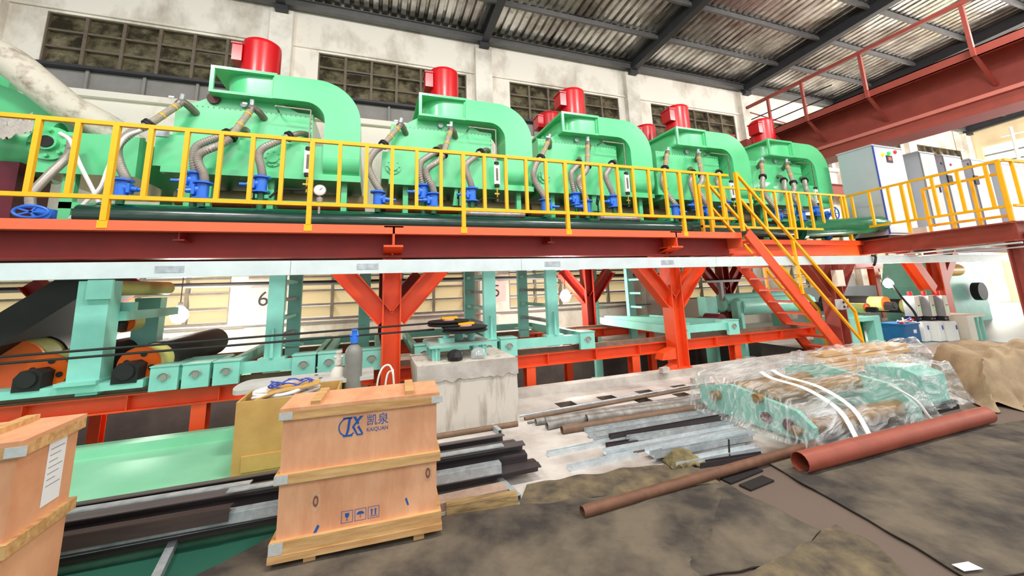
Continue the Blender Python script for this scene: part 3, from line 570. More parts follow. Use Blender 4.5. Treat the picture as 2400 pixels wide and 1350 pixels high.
# ================================================================== UNDER THE PLATFORM
def track(y, label):
    t = thing('track_beam', label, 'rail', 'transfer track')
    MB().ibeam((-8,y,.475),(9.6,y,.475),.18,.2,.018,.014).build('beam', G['orange'], t, False)
    MB().box(-8,9.6,y-.07,y+.07,.576,.592).box(-8,9.6,y-.028,y+.028,.592,.655).build('rail', G['railst'], t, False)
    sf = None
    for k in range(19):
        x = -7.4+.93*k; s = MB().prism([(x,.385),(x+.012,.385),(x+.012,.565),(x,.565)], 'y', y-.095, y-.01).build('stiffener', G['orange'], t, False)
    for x in (-4.3,-2.02,.1,2.52,4.6,7.1): MB().ibeam((x,y,-1.3),(x,y,.375),.16,.16,.014,.012,(0,1,0)).build('post', G['orange'], t, False)
    return t
track(6.36, 'orange track beam with dusty rail along the near side of the pit')
track(9.0, 'orange track beam with dusty rail along the far side of the pit')
def cart(label, x0, x1, posts, back=8.95, rung=True, tall=2.0):
    t = thing('transfer_cart', label, 'cart', 'mint transfer carts on the track'); zb, zt = .68, .86
    MB().box(x0+.05,x1-.05,6.2,6.3,zb+.02,zt-.02).build('front_beam', G['mint'], t, False)
    MB().box(x0+.05,x1-.05,back-.08,back+.05,zb+.02,zt-.02).build('rear_beam', G['mint'], t, False)
    for x in (x0,x1-.1): MB().box(x+.02,x+.1,6.3,back-.08,zb,zt-.02).build('side_beam', G['mint'], t, False)
    for x in (x0,x1-.28):
        b_ = MB().box(x,x+.28,6.2,6.46,zb,zt+.02).box(x,x+.28,6.14,6.2,zb-.08,zt+.02).box(x-.01,x+.29,6.13,6.43,zt+.02,zt+.032).build('wheel_box', G['mint'], t, False)
        MB().cyl((x+.14,6.14,.75),(x+.14,6.12,.75),.035,10).tube([(x+.14+.06*math.cos(a),6.13,.75+.06*math.sin(a)) for a in [math.pi*i/8 for i in range(9)]],.008,6).build('axle_cap', G['steel'], b_)
        MB().cyl((x+.14,6.3,.74),(x+.14,6.42,.74),.08,20).build('wheel', G['mint'], b_)
    for x in posts:
        yb = 7.7
        for yy, nm in ((6.3,'front_post'),(yb,'rear_post')): MB().box(x-.1,x+.1,yy-.05,yy+.05,zb,tall+.1).box(x-.16,x+.16,yy-.1,yy+.1,zt-.02,zt+.01).build(nm, G['mint'], t, False)
        MB().prism([(x-.02,.87),(x+.02,.87),(x+.012,1.25),(x-.012,1.25)], 'y', 6.18, 6.26).build('gusset', G['mint'], t, False)
        if rung:
            for k in range(4): MB().box(x-.06,x+.04,6.35,yb-.05,1.06+.27*k,1.11+.27*k).build('rung', G['mint'] if k%2 else G['grey'], t, False)
    return t
cart('short mint transfer cart beside the big orange roller', -2.5, -1.9, [], 7.2)
cart('mint transfer cart with tall post left of the grey gas cylinder', -1.86, -.7, [-1.24])
cart('mint transfer cart partly hidden behind the grey gas cylinder', -.67, .16, [], 8.95, False)
cart('mint transfer cart behind the concrete pulley block', .62, 1.9, [1.83])
cart('mint transfer cart with tall post and rungs right of the concrete block', 1.96, 3.68, [2.96])
t = cart('low mint transfer cart behind the orange stair-side column', 5.5, 7.05, [], 8.9, False)
MB().bar((5.7,8.9,.8),(7.0,6.4,.8),.16,.16).build('diagonal_beam', G['mint'], t, False)
for (x, y), nm in (((-.12,8.0),'lone mint post behind the gas cylinders'),((6.5,8.9),'mint post behind the stair-side column'),((6.0,9.9),'mint post near the wall behind the stair-side column')):
    t = thing('rack_post', nm, 'post', 'mint rack posts'); MB().box(x-.1,x+.1,y-.06,y+.06,-.9,2.15).build('post', G['mint'], t, False); MB().box(x-.18,x+.18,y-.14,y+.14,-.92,-.86).build('foot_plate', G['mint'], t, False)
    for k in range(3): MB().box(x-.05,x+.05,y-.5,y-.06,1.05+.35*k,1.1+.35*k).build('arm', G['mint'], t, False)
# roller frame at the left
rf_ = thing('roller_stand', 'mint roller stand with broad column at the left end of the track', 'machine')
MB().box(-4.6,-2.56,6.15,6.45,.66,.75).build('base_beam', G['mint'], rf_, False)
MB().box(-3.35,-2.98,6.1,6.5,.75,.79).prism([(-3.3,.79),(-3.0,.79),(-3.02,1.94),(-3.32,1.94)], 'y', 6.2, 6.45).build('column', G['mint'], rf_, False)
MB().box(-3.22,-2.98,6.16,6.2,1.72,1.95).build('bearing_plate', G['mint'], rf_, False)
a, b_ = PY(325,700,7.9), PY(385,700,7.9)
MB().box(a.x,b_.x,7.8,8.0,.6,1.72).build('rear_column', G['mint'], rf_, False)
p = PY(240,722,6.5); MB().box(p.x,PY(360,720,7.0).x,6.5,6.6,p.z-.06,p.z+.06).build('cross_tie', G['mint'], rf_, False)
MB().bar((-2.98,6.45,1.5),(-2.98,7.9,1.5),.08,.12).box(-3.2,-3.0,6.2,8.0,.62,.72).build('side_tie', G['mint'], rf_, False)
def roller(label, c, r, ln, body, holes=True, box_=True):
    t = thing('belt_roller', label, 'roller', 'belt rollers'); c = Vector(c)
    MB().lathe([(0,0),(r*.97,0),(r,.03),(r,ln),(0,ln)], tuple(c), 'y', 36).build('drum', body, t)
    if ln > 1: MB().lathe([(r*1.0,.34),(r*1.06,.36),(r*1.06,ln+.02),(r*.99,ln+.02)], tuple(c), 'y', 36).build('belt_wrap', G['belt'], t)
    f = MB().lathe([(0,-.02),(r*.86,-.02),(r*.98,-.035),(r*.98,0),(0,0)], tuple(c), 'y', 36).build('end_disc', G['rollero'], t)
    if holes:
        for k in range(4):
            a = math.pi/4+k*math.pi/2+.5; MB().cyl(c+Vector((r*.6*math.cos(a),-.03,r*.6*math.sin(a))), c+Vector((r*.6*math.cos(a),-.022,r*.6*math.sin(a))), r*.15, 12).build('lightening_hole', G['dark'], f)
    if box_:
        b2 = MB(); b2.prism([(c.x-r*.75,c.z-r*.8),(c.x+r*.35,c.z-r*.8),(c.x+r*.4,c.z+r*.1),(c.x+r*.1,c.z+r*.3),(c.x-r*.5,c.z+r*.25),(c.x-r*.75,c.z-.1*r)], 'y', c.y-.22, c.y-.03); b2.cyl((c.x-r*.15,c.y-.22,c.z-r*.2),(c.x-r*.15,c.y-.25,c.z-r*.2),r*.4,16); b2.build('bearing_housing', G['dark'], t, False)
    return t
roller('big yellow belt roller with orange end disc beside the mint column', (-2.7,6.36,.9), .22, 2.4, G['rollery'])
roller('yellow belt roller with orange end disc left of the mint column', (-3.56,6.36,.9), .21, 2.4, G['rollery'])
p = PY(293,757,6.7); roller('small yellow roller with orange end disc high beside the mint column', p, .12, .22, G['rollery'], False)
p = PY(-15,870,6.45); roller('bright yellow roller cut off at the far left edge', (p.x-.1,6.9,p.z), .3, 2, G['rollery'], False, False)
t = thing('belt_roller', 'olive yellow top roller lying across above the mint column', 'roller', 'belt rollers'); a, b_ = PY(270,672,6.7), PY(378,676,7.6)
MB().cyl((a.x,6.6,1.86),(b_.x,7.8,1.86),.1,20).build('drum', G['rollery'], t); MB().cyl((a.x-.06,6.5,1.86),(a.x,6.6,1.86),.03,8).build('shaft', G['steel'], t)
t = thing('conveyor_belt', 'dark rubber belt slanting up to the left roller frame', 'belt')
MB().bar(PY(-40,845,7.2),PY(265,655,7.2),1.2,.34,(0,0,1)).build('belt_band', G['belt'], t, False)
# wire ropes and conduits
for k, (y0, y1) in enumerate(((836,757),(852,772))):
    p, q = PY(-30,y0+3,5.6), PY(1018,y1,5.6); tag(MB().tube([p.lerp(q,i/12) for i in range(13)], .013, 8).build('wire_rope', G['dark']), ['upper','lower'][k]+' black wire rope running left from the pulley block', 'rope')
for k, (z_, y_) in enumerate(((1.95,10.6),(.95,11.2),(1.9,10.75))):
    tag(MB().tube([(-9,y_,z_+.05),(9,y_,z_)], .03 if k != 1 else .02, 8).build('conduit', G['grey'] if k else G['dark']), ['dark conduit along the wall below the trunking','thin conduit along the wall under the window sills','grey conduit along the wall behind the mint posts'][k], 'pipe')
# pulley block
blk = thing('concrete_block', 'square cast concrete plinth with drip stains behind the wooden crate', 'plinth')
G['blk'] = M('block_concrete', (206,198,186), .85, 0, .3, 3.5, bump=.3, bscale=12, stretch=(2.2,2.2,.35), c2=(150,138,124), fac=(.3,.5))
MB().prism([(.62,0),(1.81,0),(1.79,.8),(.53,.8)], 'y', 4.97, 5.93).build('block', G['blk'], blk, False)
bm_ = MB(); bm_.sheet([(.525,4.955,.8),(1.80,4.955,.8),(1.81,4.955,.6),(.54,4.955,.6)], 40, 3, lambda u,v,p: (p.x, p.y-.012*(1-v), p.z+(.05*noise.noise(Vector((u*14,0,3))) if v > .9 else 0)), 0)
bm_.build('mortar_lip', G['conc'], blk)
tb = thing('pulley_stand', 'mint green steel table on the concrete plinth carrying two sheaves', 'stand')
MB().box(.72,1.52,5.2,5.92,.985,1.005).build('table_plate', M('dusty_plate', (168,180,168), .6, 0, .2, 5), tb, False); MB().box(.72,1.52,5.19,5.21,.955,.985).box(.71,.73,5.2,5.92,.955,.985).build('edge_angle', G['mint'], tb, False)
for (x, y) in ((.8,5.25),(1.42,5.25),(.8,5.8),(1.42,5.8),(.8,5.5)): MB().box(x-.05,x+.05,y-.012,y+.012,.8,.96).box(x-.012,x+.012,y-.04,y+.04,.8,.96).build('leg', G['mint'], tb, False)
MB().box(.85,1.05,5.28,5.42,1.005,1.06).cyl((.95,5.35,1.06),(.95,5.35,1.1),.04,10).cyl((1.15,5.5,1.0),(1.15,5.5,1.12),.06,12).cyl((1.3,5.4,1.0),(1.3,5.4,1.1),.05,12).build('bearing_seat', G['mint'], tb)
for (x, y, z, r), lb in (((1.02,5.55,1.2,.29),'upper dark sheave wheel with yellow hub on the mint pulley stand'),((1.2,5.33,1.13,.31),'lower dark sheave wheel with yellow hub on the mint pulley stand')):
    t = thing('sheave_wheel', lb, 'pulley', 'sheave wheels')
    MB().lathe([(0,0),(r*.93,0),(r,.012),(r*.93,.03),(r*.9,.036),(r*.93,.042),(r,.06),(r*.93,.07),(0,.07)], (x,y,z), 'z', 40).build('wheel', G['dark'], t)
    MB().lathe([(0,0),(r*.3,0),(r*.28,.02),(0,.02)], (x,y,z+.07), 'z', 20).build('hub', M('hub_pink', (200,140,140), .5), t); MB().box(x-.1,x+.12,y-.05,y+.05,z+.09,z+.115).build('yellow_block', G['yellow'], t, False)
for x, lb, m_, s_ in ((1.02,'black plastic bag under the pulley stand',G['dark'],.1),(1.32,'clear crumpled plastic bag under the pulley stand',None,.09)):
    mb = MB(); prof = [(0,.0),(s_*.8,.01),(s_,.05),(s_*.85,.1),(s_*.4,.13),(0,.14)]; mb.lathe(prof, (x,5.12,.8), 'z', 18)
    for k, v in enumerate(mb.v): n_ = noise.noise(v*22)*.035; v.x += n_; v.y += noise.noise(v*25)*.03
    tag(mb.build('plastic_bag', m_ or glassy('clear_bag', (220,225,225), .15, .5)), lb, 'bag')
# gas cylinders
def gas(label, x, y, r, h, m_, capm):
    t = thing('gas_cylinder', label, 'cylinder')
    MB().lathe([(0,0),(r,0),(r,h-.14)]+[(r*math.cos(a)*1.0, h-.14+.12*math.sin(a)) for a in [math.pi/2*i/8*.85 for i in range(1,9)]]+[(.03,h),(0,h)], (x,y,0), 'z', 28).build('shell', m_, t)
    MB().cyl((x,y,h-.01),(x,y,h+.06),.045,12).cyl((x,y,h+.06),(x,y,h+.13),.03,10).cyl((x-.05,y,h+.08),(x+.05,y,h+.08),.02,8).cyl((x,y,h+.13),(x,y,h+.15),.04,10).build('valve', capm, t)
gas('grey gas cylinder with blue valve behind the tan plywood box', -.185, 5.3, .1, 1.1, G['cyl'], G['blue'])
gas('shorter dirty white gas cylinder beside the grey one', -.36, 5.45, .095, .84, G['cylw'], G['cylw'])
for k in range(2):
    tag(MB().tube(bez([(.05+.1*k,5.35,.0),(.1+.1*k,5.36,.62),(.2+.07*k,5.38,.78-.08*k),(.28,5.3,.66),(.3+.04*k,5.35,.02)],6), .012, 6).build('clear_hose', G['white']), ['left','right'][k]+' loop of clear hose in front of the orange column', 'hose')
# ================================================================== FOREGROUND CRATES
STRAP = M('strap_grey', (206,206,202), .55, .1, .2, 30)
def crate(name, label, loc, rz_, wd, dp, h, front_marks):
    t = thing(name, label, 'crate', None, loc, rz_); x0, x1 = -wd/2, wd/2
    MB().box(x0,x1,0,dp,.09,h-.02).build('plywood_body', G['ply'], t, False)
    MB().box(x0-.02,x1+.02,-.02,dp+.02,h-.02,h).build('lid', G['ply'], t, False)
    for z, hh, d_ in ((h-.075,.055,.02),(h*.52,.06,.025),(.1,.075,.03)):
        MB().box(x0-d_,x1+d_,-d_,0,z,z+hh).box(x0-d_,x1+d_,dp,dp+d_,z,z+hh).box(x0-d_,x0,0,dp,z,z+hh).box(x1,x1+d_,0,dp,z,z+hh).build('batten', G['pine'], t, False)
        for x in (x0-d_-.002, x1+d_-.058) if z > h*.6 else (x0-d_-.002,): MB().box(x,x+.08,-d_-.003,-d_,z+.005,z+hh-.004).build('corner_strap', STRAP, t, False)
    for k in (-.28,.28): MB().box(k*wd*1.1-.03,k*wd*1.1+.03,-.01,dp,h,h+.028).build('lid_batten', G['pine'], t, False)
    MB().box(x0-.035,x1+.035,-.035,dp+.03,.06,.1).build('base_board', G['pine'], t, False)
    for x in (x0+.2,x1-.12): MB().box(x-.035,x+.035,-.01,dp,0,.06).build('skid', G['pine'], t, False)
    for x, z in front_marks:
        prev = None
        for r_, cc, dy in ((.042,(226,176,138),.0006),(.024,(150,90,60),.0011),(.012,(206,150,130),.0016)):
            k_ = MB(); k_.lathe([(0,-dy),(r_,-dy),(r_,0),(0,0)], (x,0,z), 'y', 20); k_.v = [Vector((x+(v.x-x)*.72, v.y, z+(v.z-z)*1.45)) for v in k_.v]; o = k_.build('knot', M('knot_%s_%.1f_%.3f' % (name,x,r_), cc, .7, 0, .25, 30), t if prev is None else prev, False)
            if prev is None: prev = o
    return t
CW, CH = 1.0, .955
cr = crate('wooden_crate', 'plywood crate with blue printed logo in the centre foreground', (-.03,3.09,0), -.06, CW, .37, CH, [(-.28,.36),(.44,.42)])
def pr(name, mb): return mb.build(name, G['bluep'], cr, False)
TY = -.0015
def tq(pts, z0=0): return MB()
# company mark: ring with J and X, two characters, name below
lx, lz = -.07, .79
ring = MB(); N = 28
for i in range(N):
    a0, a1 = math.radians(65+250*i/N), math.radians(65+250*(i+1)/N)
    r0, r1 = .052,.060
    ring.add([(lx-.03+r*math.cos(a),TY,lz+r*math.sin(a)) for r,a in ((r0,a0),(r1,a0),(r1,a1),(r0,a1))], [(0,1,2,3)])
def poly(mb, pts, dy=0): mb.add([(lx+x,TY-dy,lz+z) for x,z in pts], [tuple(range(len(pts)))])
poly(ring, [(-.062,.062),(-.002,.062),(-.002,.05),(-.012,.05),(-.02,-.02),(-.03,-.05),(-.045,-.05),(-.036,-.02),(-.028,.05),(-.062,.05)])
poly(ring, [(-.06,-.062),(.0,-.062),(.002,-.05),(-.058,-.05)], .0003)
poly(ring, [(.07,.062),(.046,.062),(-.004,-.004),(.03,-.062),(.066,-.062),(.06,-.052),(.036,-.052),(.012,-.002)], .0003); poly(ring, [(.0,.062),(.02,.062),(.044,.018),(.034,.006)], .0002)
poly(ring, [(.03,-.01),(.042,.003),(.07,-.05),(.066,-.062)], .0004)
pr('logo_mark', ring)
cjk = text('\u51ef\u6cc9', .078, Vector((.093,TY,.812)), RF, G['bluep'], cr, 'logo_characters', .0004); cjk['_keep'] = 1
for v in cjk.data.vertices: v.co.x = .093+(v.co.x-.093)*.95
nm_ = text('KAIQUAN', .036, Vector((.093,TY,.755)), RF, G['bluep'], cr, 'logo_name', .0004)
for v in nm_.data.vertices: v.co.x = .093+(v.co.x-.093)*.88
# handling pictograms
for k, x in enumerate((-.085,-.002,.081)):
    z = .235; s = .036; f = MB()
    for a in ((-s,-s,s,-s+.003),(-s,s-.003,s,s),(-s,-s,-s+.003,s),(s-.003,-s,s,s)): f.add([(x+a[0],TY,z+a[1]),(x+a[2],TY,z+a[1]),(x+a[2],TY,z+a[3]),(x+a[0],TY,z+a[3])], [(0,1,2,3)])
    L = lambda pts: f.add([(x+p[0],TY,z+p[1]) for p in pts], [tuple(range(len(pts)))])
    if k == 0: L([(-.014,.022),(.014,.022),(.011,0),(.003,-.006),(-.003,-.006),(-.011,0)]); L([(-.002,-.006),(.002,-.006),(.002,-.018),(-.002,-.018)]); L([(-.009,-.022),(.009,-.022),(.004,-.018),(-.004,-.018)])
    if k == 1: L([(.024*math.cos(a),.002+.018*math.sin(a)) for a in [math.pi*i/10 for i in range(11)]]); L([(-.0015,.002),(.0015,.002),(.0015,-.02),(-.0015,-.02)])
    if k == 2:
        for q in (-.012,.012): L([(q-.004,-.016),(q+.004,-.016),(q+.004,.012),(q-.004,.012)]); L([(q-.009,.012),(q+.009,.012),(q,.024)])
        L([(-.024,-.024),(.024,-.024),(.024,-.02),(-.024,-.02)])
    pr('handling_icon', f)
f = MB(); f.add([(-.3,TY,.15),(-.285,TY,.14),(-.25,TY,.21),(-.262,TY,.222)], [(0,1,2,3)]); f.add([(.285,TY,.28),(.296,TY,.288),(.312,TY,.24),(.302,TY,.236)], [(0,1,2,3)]); pr('scuffed_mark', f)
cl = crate('wooden_crate', 'plywood crate with white paper label at the left edge', (-2.12,2.72,0), 0.0, 1.08, .42, 1.05, [(-.2,.5)])
MB().box(.541,.5425,.2,.33,.66,.98).build('paper_label', G['paper'], cl, False)
pm = MB()
for k in range(7): pm.box(.5424,.5431,.215,.315-.02*(k%3),.93-.03*k,.934-.03*k)
pm.build('label_print', G['grey'], cl, False)['kind'] = 'stuff'
MB().cyl((.5405,.1,.56),(.5425,.1,.56),.02,12).build('knot', M('knot_side',(150,92,62),.7,0,.3,30), cl)
yb = thing('plywood_box', 'open tan plywood box full of white hose behind the centre crate', 'box')
bx = MB().box(-1.2,-.3,4.66,4.68,.02,.69).box(-1.2,-1.18,4.68,5.2,.02,.69).box(-.32,-.3,4.68,5.2,.02,.69).box(-1.2,-.3,5.2,5.22,.02,.69).box(-1.2,-.3,4.66,5.22,0,.02).build('box_shell', G['yply'], yb, False)
MB().box(-1.12,-.4,4.645,4.66,.06,.2).build('bottom_board', G['yply'], yb, False)
MB().sheet([(-1.1,4.75,.66),(-.5,4.8,.78),(-.5,4.95,.8),(-1.0,5.05,.7)], 6, 4, lambda u,v,p: (p.x,p.y,p.z+.02*math.sin(u*5)), .01).build('cardboard_flap', G['yply'], yb)
hc = MB(); hp = []
for i in range(70):
    a = i*.42; r = .18+.03*math.sin(i*1.7); hp.append((-.82+r*1.45*math.cos(a), 4.93+r*.9*math.sin(a), .58+.0022*i+.015*math.sin(i)))
tag(hc.tube(bez(hp,2), .018, 7).build('white_hose', G['white']), 'coiled white hose lying in the open tan plywood box', 'hose')
rp = [(-.75+.2*math.cos(i*.9)*(1-.3*math.sin(i)), 4.95+.08*math.sin(i*.9), .76+.035*math.sin(i*2.3)) for i in range(18)]
tag(MB().tube(bez(rp,4), .008, 6).build('blue_rope', G['rope']), 'tangle of thin blue rope on top of the white hose', 'rope')
# grey paddle board
bd = MB(); pl = [(-1.32+.1*math.cos(a), 5.45+.3*math.sin(a)) for a in [math.pi/2+math.pi*i/14 for i in range(15)]]+[(.05,5.25),(.05,5.8)]
pl = [(x,y) for x,y in pl]; bd.prism(pl, 'z', .655, .70); o = bd.build('grey_board', M('board_grey', (206,204,198), .8, 0, .2, 5))
tag(o, 'grey round-ended board with bolt holes behind the tan box', 'board')
hb = []
for x, y in ((-.98,5.38),(-.75,5.45),(-.9,5.55),(-.62,5.62),(-.55,5.4)): MB().cyl((x,y,.70),(x,y,.703),.022,10).build('bolt_hole', G['dark'], o)
tag(MB().box(-1.15,-.2,5.4,5.6,0,.65).build('trestle', G['yply']), 'tan support block under the grey board', 'support')
# black steel angles on the floor
def angle_bar(p0, p1, s, flip, m_, label, grp, name='steel_angle'):
    p0, p1 = Vector(p0), Vector(p1); d = (p1-p0).normalized(); sd = Vector((-d.y,d.x,0)); up = Vector((0,0,1)); b_ = MB()
    b_.bar(p0+sd*s/2*0, p1+sd*s/2*0, s, .008); b_.bar(p0+sd*(s/2*flip)-up*s/2, p1+sd*(s/2*flip)-up*s/2, .008, s)
    return tag(b_.build(name, m_, None, False), label, 'steel bar', grp)
DG = M('dark_grey_steel', (116,108,108), .4, .45, .3, 5, stretch=(.4,6,6)); BR = M('brown_black_steel', (84,70,66), .55, .3, .3, 5, stretch=(.4,6,6))
rowname = ['nearest','second','third','fourth','rearmost']; lay = ['bottom','middle','top']
for l in range(3):
    for k in range(5):
        y = 3.55+.094*k+.012*l; xr = (1.47,1.44,1.40,1.38,1.36)[k]-.035*l+random.uniform(-.03,.03); z = .118+.072*l-(.03 if k == 0 and l == 2 else 0)
        if l == 2 and k == 0: xr = -.9
        if l == 2 and k == 3: xr = -.85
        if l == 1 and k == 0: xr = 1.1
        o = angle_bar((-2.9,y+.1,z),(xr,y+.01*(l-1),z), .08, -1 if (k+l)%3 else 1, G['galv'] if (l,k) in ((1,0),(2,3)) else (G['black'],DG,BR)[(k*2+l)%3], 'long %s steel angle, %s row of the %s layer' % ('galvanised' if (l,k) in ((1,0),(2,3)) else 'black', rowname[k], lay[l]), 'bundle of black steel angles')
        c = Vector((0,y,z)); o.data.transform(Matrix.Translation(c) @ Matrix.Rotation(random.uniform(-.16,.16),4,'X') @ Matrix.Translation(-c))
tag(MB().bar((-.95,3.66,.305),(1.15,3.62,.300),.07,.008).build('galvanised_strip', G['galv'],None,False), 'bright galvanised strip lying on the black steel angles', 'steel bar')
def sqtube(p0, p1, s, m_, label):
    p0, p1 = Vector(p0), Vector(p1); b_ = MB(); d = (p1-p0).normalized(); sd = Vector((-d.y,d.x,0))
    for k in (-1,1): b_.bar(p0+sd*(s/2-.003)*k, p1+sd*(s/2-.003)*k, .005, s); b_.bar(p0+Vector((0,0,(s/2-.003)*k)), p1+Vector((0,0,(s/2-.003)*k)), s, .005)
    return tag(b_.build('square_tube', m_, None, False), label, 'steel bar', 'square tube bearers')
sqtube((1.15,3.25,.028),(1.02,4.15,.028),.05,G['galv'],'galvanised square tube bearer under the right end of the black angles')
sqtube((-1.15,3.06,.028),(-1.32,4.1,.028),.05,G['galv'],'galvanised square tube bearer under the black angles by the left crate')
p = PZ(1165,1005,.03); sqtube((p.x,p.y-.12,.03),(p.x-.02,p.y+.12,.03),.05,G['galv'],'short galvanised square tube in front of the concrete plinth')
p, q = PZ(1048,1205,.03), PZ(1216,1180,.03); t = MB().bar((p.x,p.y+.04,.045),(q.x,q.y+.04,.045),.09,.085).build('timber_bearer', M('old_timber', (176,146,98), .85, 0, .5, 6, stretch=(.5,5,5), c2=(90,72,50), fac=(.3,.6)), None, False); tag(t, 'short dirty timber block lying right of the centre crate', 'timber')
tag(MB().box(.5,1.1,3.36,3.5,0,.06).build('stone_slab', M('slab_pink', (190,160,142), .85, 0, .3, 8), None, False), 'rough pinkish slab behind the dirty timber block', 'slab')
# ================================================================== PIPES AND SECTIONS ON THE FLOOR
z4 = lambda x, y: (1000+x/2.7, 850+y/2.7)
def fpipe(a, b_, r, m_, label, name='steel_pipe', lift=0, grp='pipes on the floor', zz=True):
    f = z4 if zz else (lambda x,y: (x,y)); p, q = PZ(*f(*a), r+lift), PZ(*f(*b_), r+lift)
    return tag(MB().pipe(p, q, r, .005).build(name, m_), label, 'pipe', grp)
fpipe((690,375),(1790,205),.04,G['pipegrey'],'grey steel pipe, rearmost of the thick ones on the white floor')
fpipe((750,368),(1790,226),.045,G['pipegrey'],'grey steel pipe, second of the thick ones from the rear')
fpipe((760,400),(1020,345),.045,G['pipegrey'],'short grey steel pipe end in front of the other grey pipes')
fpipe((1012,355),(1790,252),.05,G['pipegrey'],'grey steel pipe just behind the brown pipe')
fpipe((855,425),(1790,275),.045,G['pipebrown'],'brown steel pipe at the front of the grey pipes')
fpipe((585,338),(1790,124),.014,G['galv'],'thin pale rod, rearmost on the white floor')
fpipe((620,355),(1820,134),.022,G['pipebrown'],'thin tan pipe just in front of the pale rod')
fpipe((640,380),(1100,300),.016,G['pipegrey'],'thin grey tube end by the plinth corner')
fpipe((40,470),(575,385),.03,G['pipebrown'],'brown pipe lying along the foot of the concrete plinth')
fpipe((985,945),(2480,510),.04,G['rust'],'long rusty brown pipe across the edge of the mats', lift=.015)
fpipe((1875,1084),(2312,972),.085,G['redpipe'],'thick red oxide pipe in front of the wrapped machine', lift=.012, zz=False)
def channel(a, b_, s, m_, label, lift=0):
    p, q = PZ(*z4(*a), lift+.02), PZ(*z4(*b_), lift+.02); d = (q-p).normalized(); sd = Vector((-d.y,d.x,0)); c = MB()
    c.bar(p-Vector((0,0,.016)), q-Vector((0,0,.016)), s, .004)
    for k in (-1,1): c.bar(p+sd*s/2*k, q+sd*s/2*k, .005, .05)
    tag(c.build('steel_channel', m_, None, False), label, 'steel bar', 'galvanised channels on the floor')
CH_ = [((1005,432),(1850,292),.06,0,0,'rearmost dark-ended'),((1025,458),(1870,322),.05,0,.01,'second from rear'),((1060,492),(1900,352),.05,0,0,'third from rear'),((1160,470),(1900,338),.05,2,.04,'thin dark'),((1275,480),(1950,380),.06,0,.03,'raised fourth'),
 ((765,580),(1260,478),.05,1,0,'long lone leftmost'),((1125,568),(1960,410),.07,1,.03,'wide bright'),((1140,528),(1330,498),.05,2,0,'short brown-edged'),((900,668),(1320,578),.06,1,0,'foremost lone left'),((1395,565),(1960,442),.07,1,.04,'bright middle right'),
 ((1440,602),(2000,520),.06,0,.0,'dark front'),((1430,585),(2050,470),.05,0,.06,'upper front'),((1500,548),(2060,440),.05,1,.07,'topmost front'),((1560,640),(2100,540),.08,1,.02,'broad front'),((1720,648),(2130,585),.05,2,0,'black front')]
for a, b_, s, m_, lf, nm in CH_: channel(a, b_, s, (G['galv'],M('bright_zinc',(226,232,234),.4,.35,.2,12,c2=(196,204,208)) if m_ == 1 else G['galv'],G['black'])[m_], '%s steel channel in the heap left of the wrapped machine' % nm, lf)
tag(MB().bar(PZ(1710,1075,.02),PZ(1708,1030,.16),.012,.012,(1,0,0)).build('stake', G['dark']), 'small upright dark rod among the galvanised channels', 'rod')
# ================================================================== WRAPPED MACHINE, TARPAULIN
wm = thing('wrapped_machine', 'mint machine with brown rollers wrapped in clear plastic on the floor', 'machine')
def yz(x0, x1, pts, nm, m_): return MB().prism(pts, 'x', x0, x1).build(nm, m_, wm, False)
yz(4.2,4.26,[(2.95,.04),(4.4,.04),(4.4,.3),(3.9,.42),(3.1,.32),(2.95,.2)],'side_plate',G['mint']); yz(5.85,5.91,[(2.9,.04),(4.4,.04),(4.4,.4),(3.9,.5),(3.1,.4),(2.9,.2)],'side_plate',G['mint'])
for y, z, r in ((3.1,.14,.1),(3.5,.36,.1),(4.1,.25,.12)): MB().cyl((4.26,y,z),(5.85,y,z),r,22).cyl((4.12,y,z),(4.2,y,z),r*.5,12).build('roller', G['goldroll'], wm)
MB().box(4.26,5.85,3.2,3.3,.05,.15).box(4.26,5.85,4.25,4.35,.05,.15).build('base_rail', G['mint'], wm, False)
for y in (3.2,3.45): MB().cyl((4.17,y,.16),(4.2,y,.16),.06,12).build('red_cap', G['maroon'], wm)
fl = bpy.data.materials.new('clear_film'); fl.use_nodes = True; nt = fl.node_tree
b = nt.nodes['Principled BSDF']; b.inputs['Base Color'].default_value = (.75,.78,.78,1); b.inputs['Roughness'].default_value = .12; b.inputs['Specular IOR Level'].default_value = .9
tc = nt.nodes.new('ShaderNodeTexCoord'); nz = nt.nodes.new('ShaderNodeTexNoise'); nz.inputs['Scale'].default_value = 4.5; nz.inputs['Detail'].default_value = 5; nz.inputs['Distortion'].default_value = 1.6
mpp = nt.nodes.new('ShaderNodeMapping'); mpp.inputs['Scale'].default_value = (.45,2.6,1.4); nt.links.new(tc.outputs['Object'], mpp.inputs[0]); nt.links.new(mpp.outputs[0], nz.inputs['Vector'])
bp = nt.nodes.new('ShaderNodeBump'); bp.inputs['Strength'].default_value = 1; bp.inputs['Distance'].default_value = .07; nt.links.new(nz.outputs[0], bp.inputs['Height']); nt.links.new(bp.outputs[0], b.inputs['Normal'])
mr = nt.nodes.new('ShaderNodeMapRange'); mr.inputs[1].default_value = .42; mr.inputs[2].default_value = .72; mr.inputs[3].default_value = .1; mr.inputs[4].default_value = .72; nt.links.new(nz.outputs[0], mr.inputs[0]); nt.links.new(mr.outputs[0], b.inputs['Alpha'])
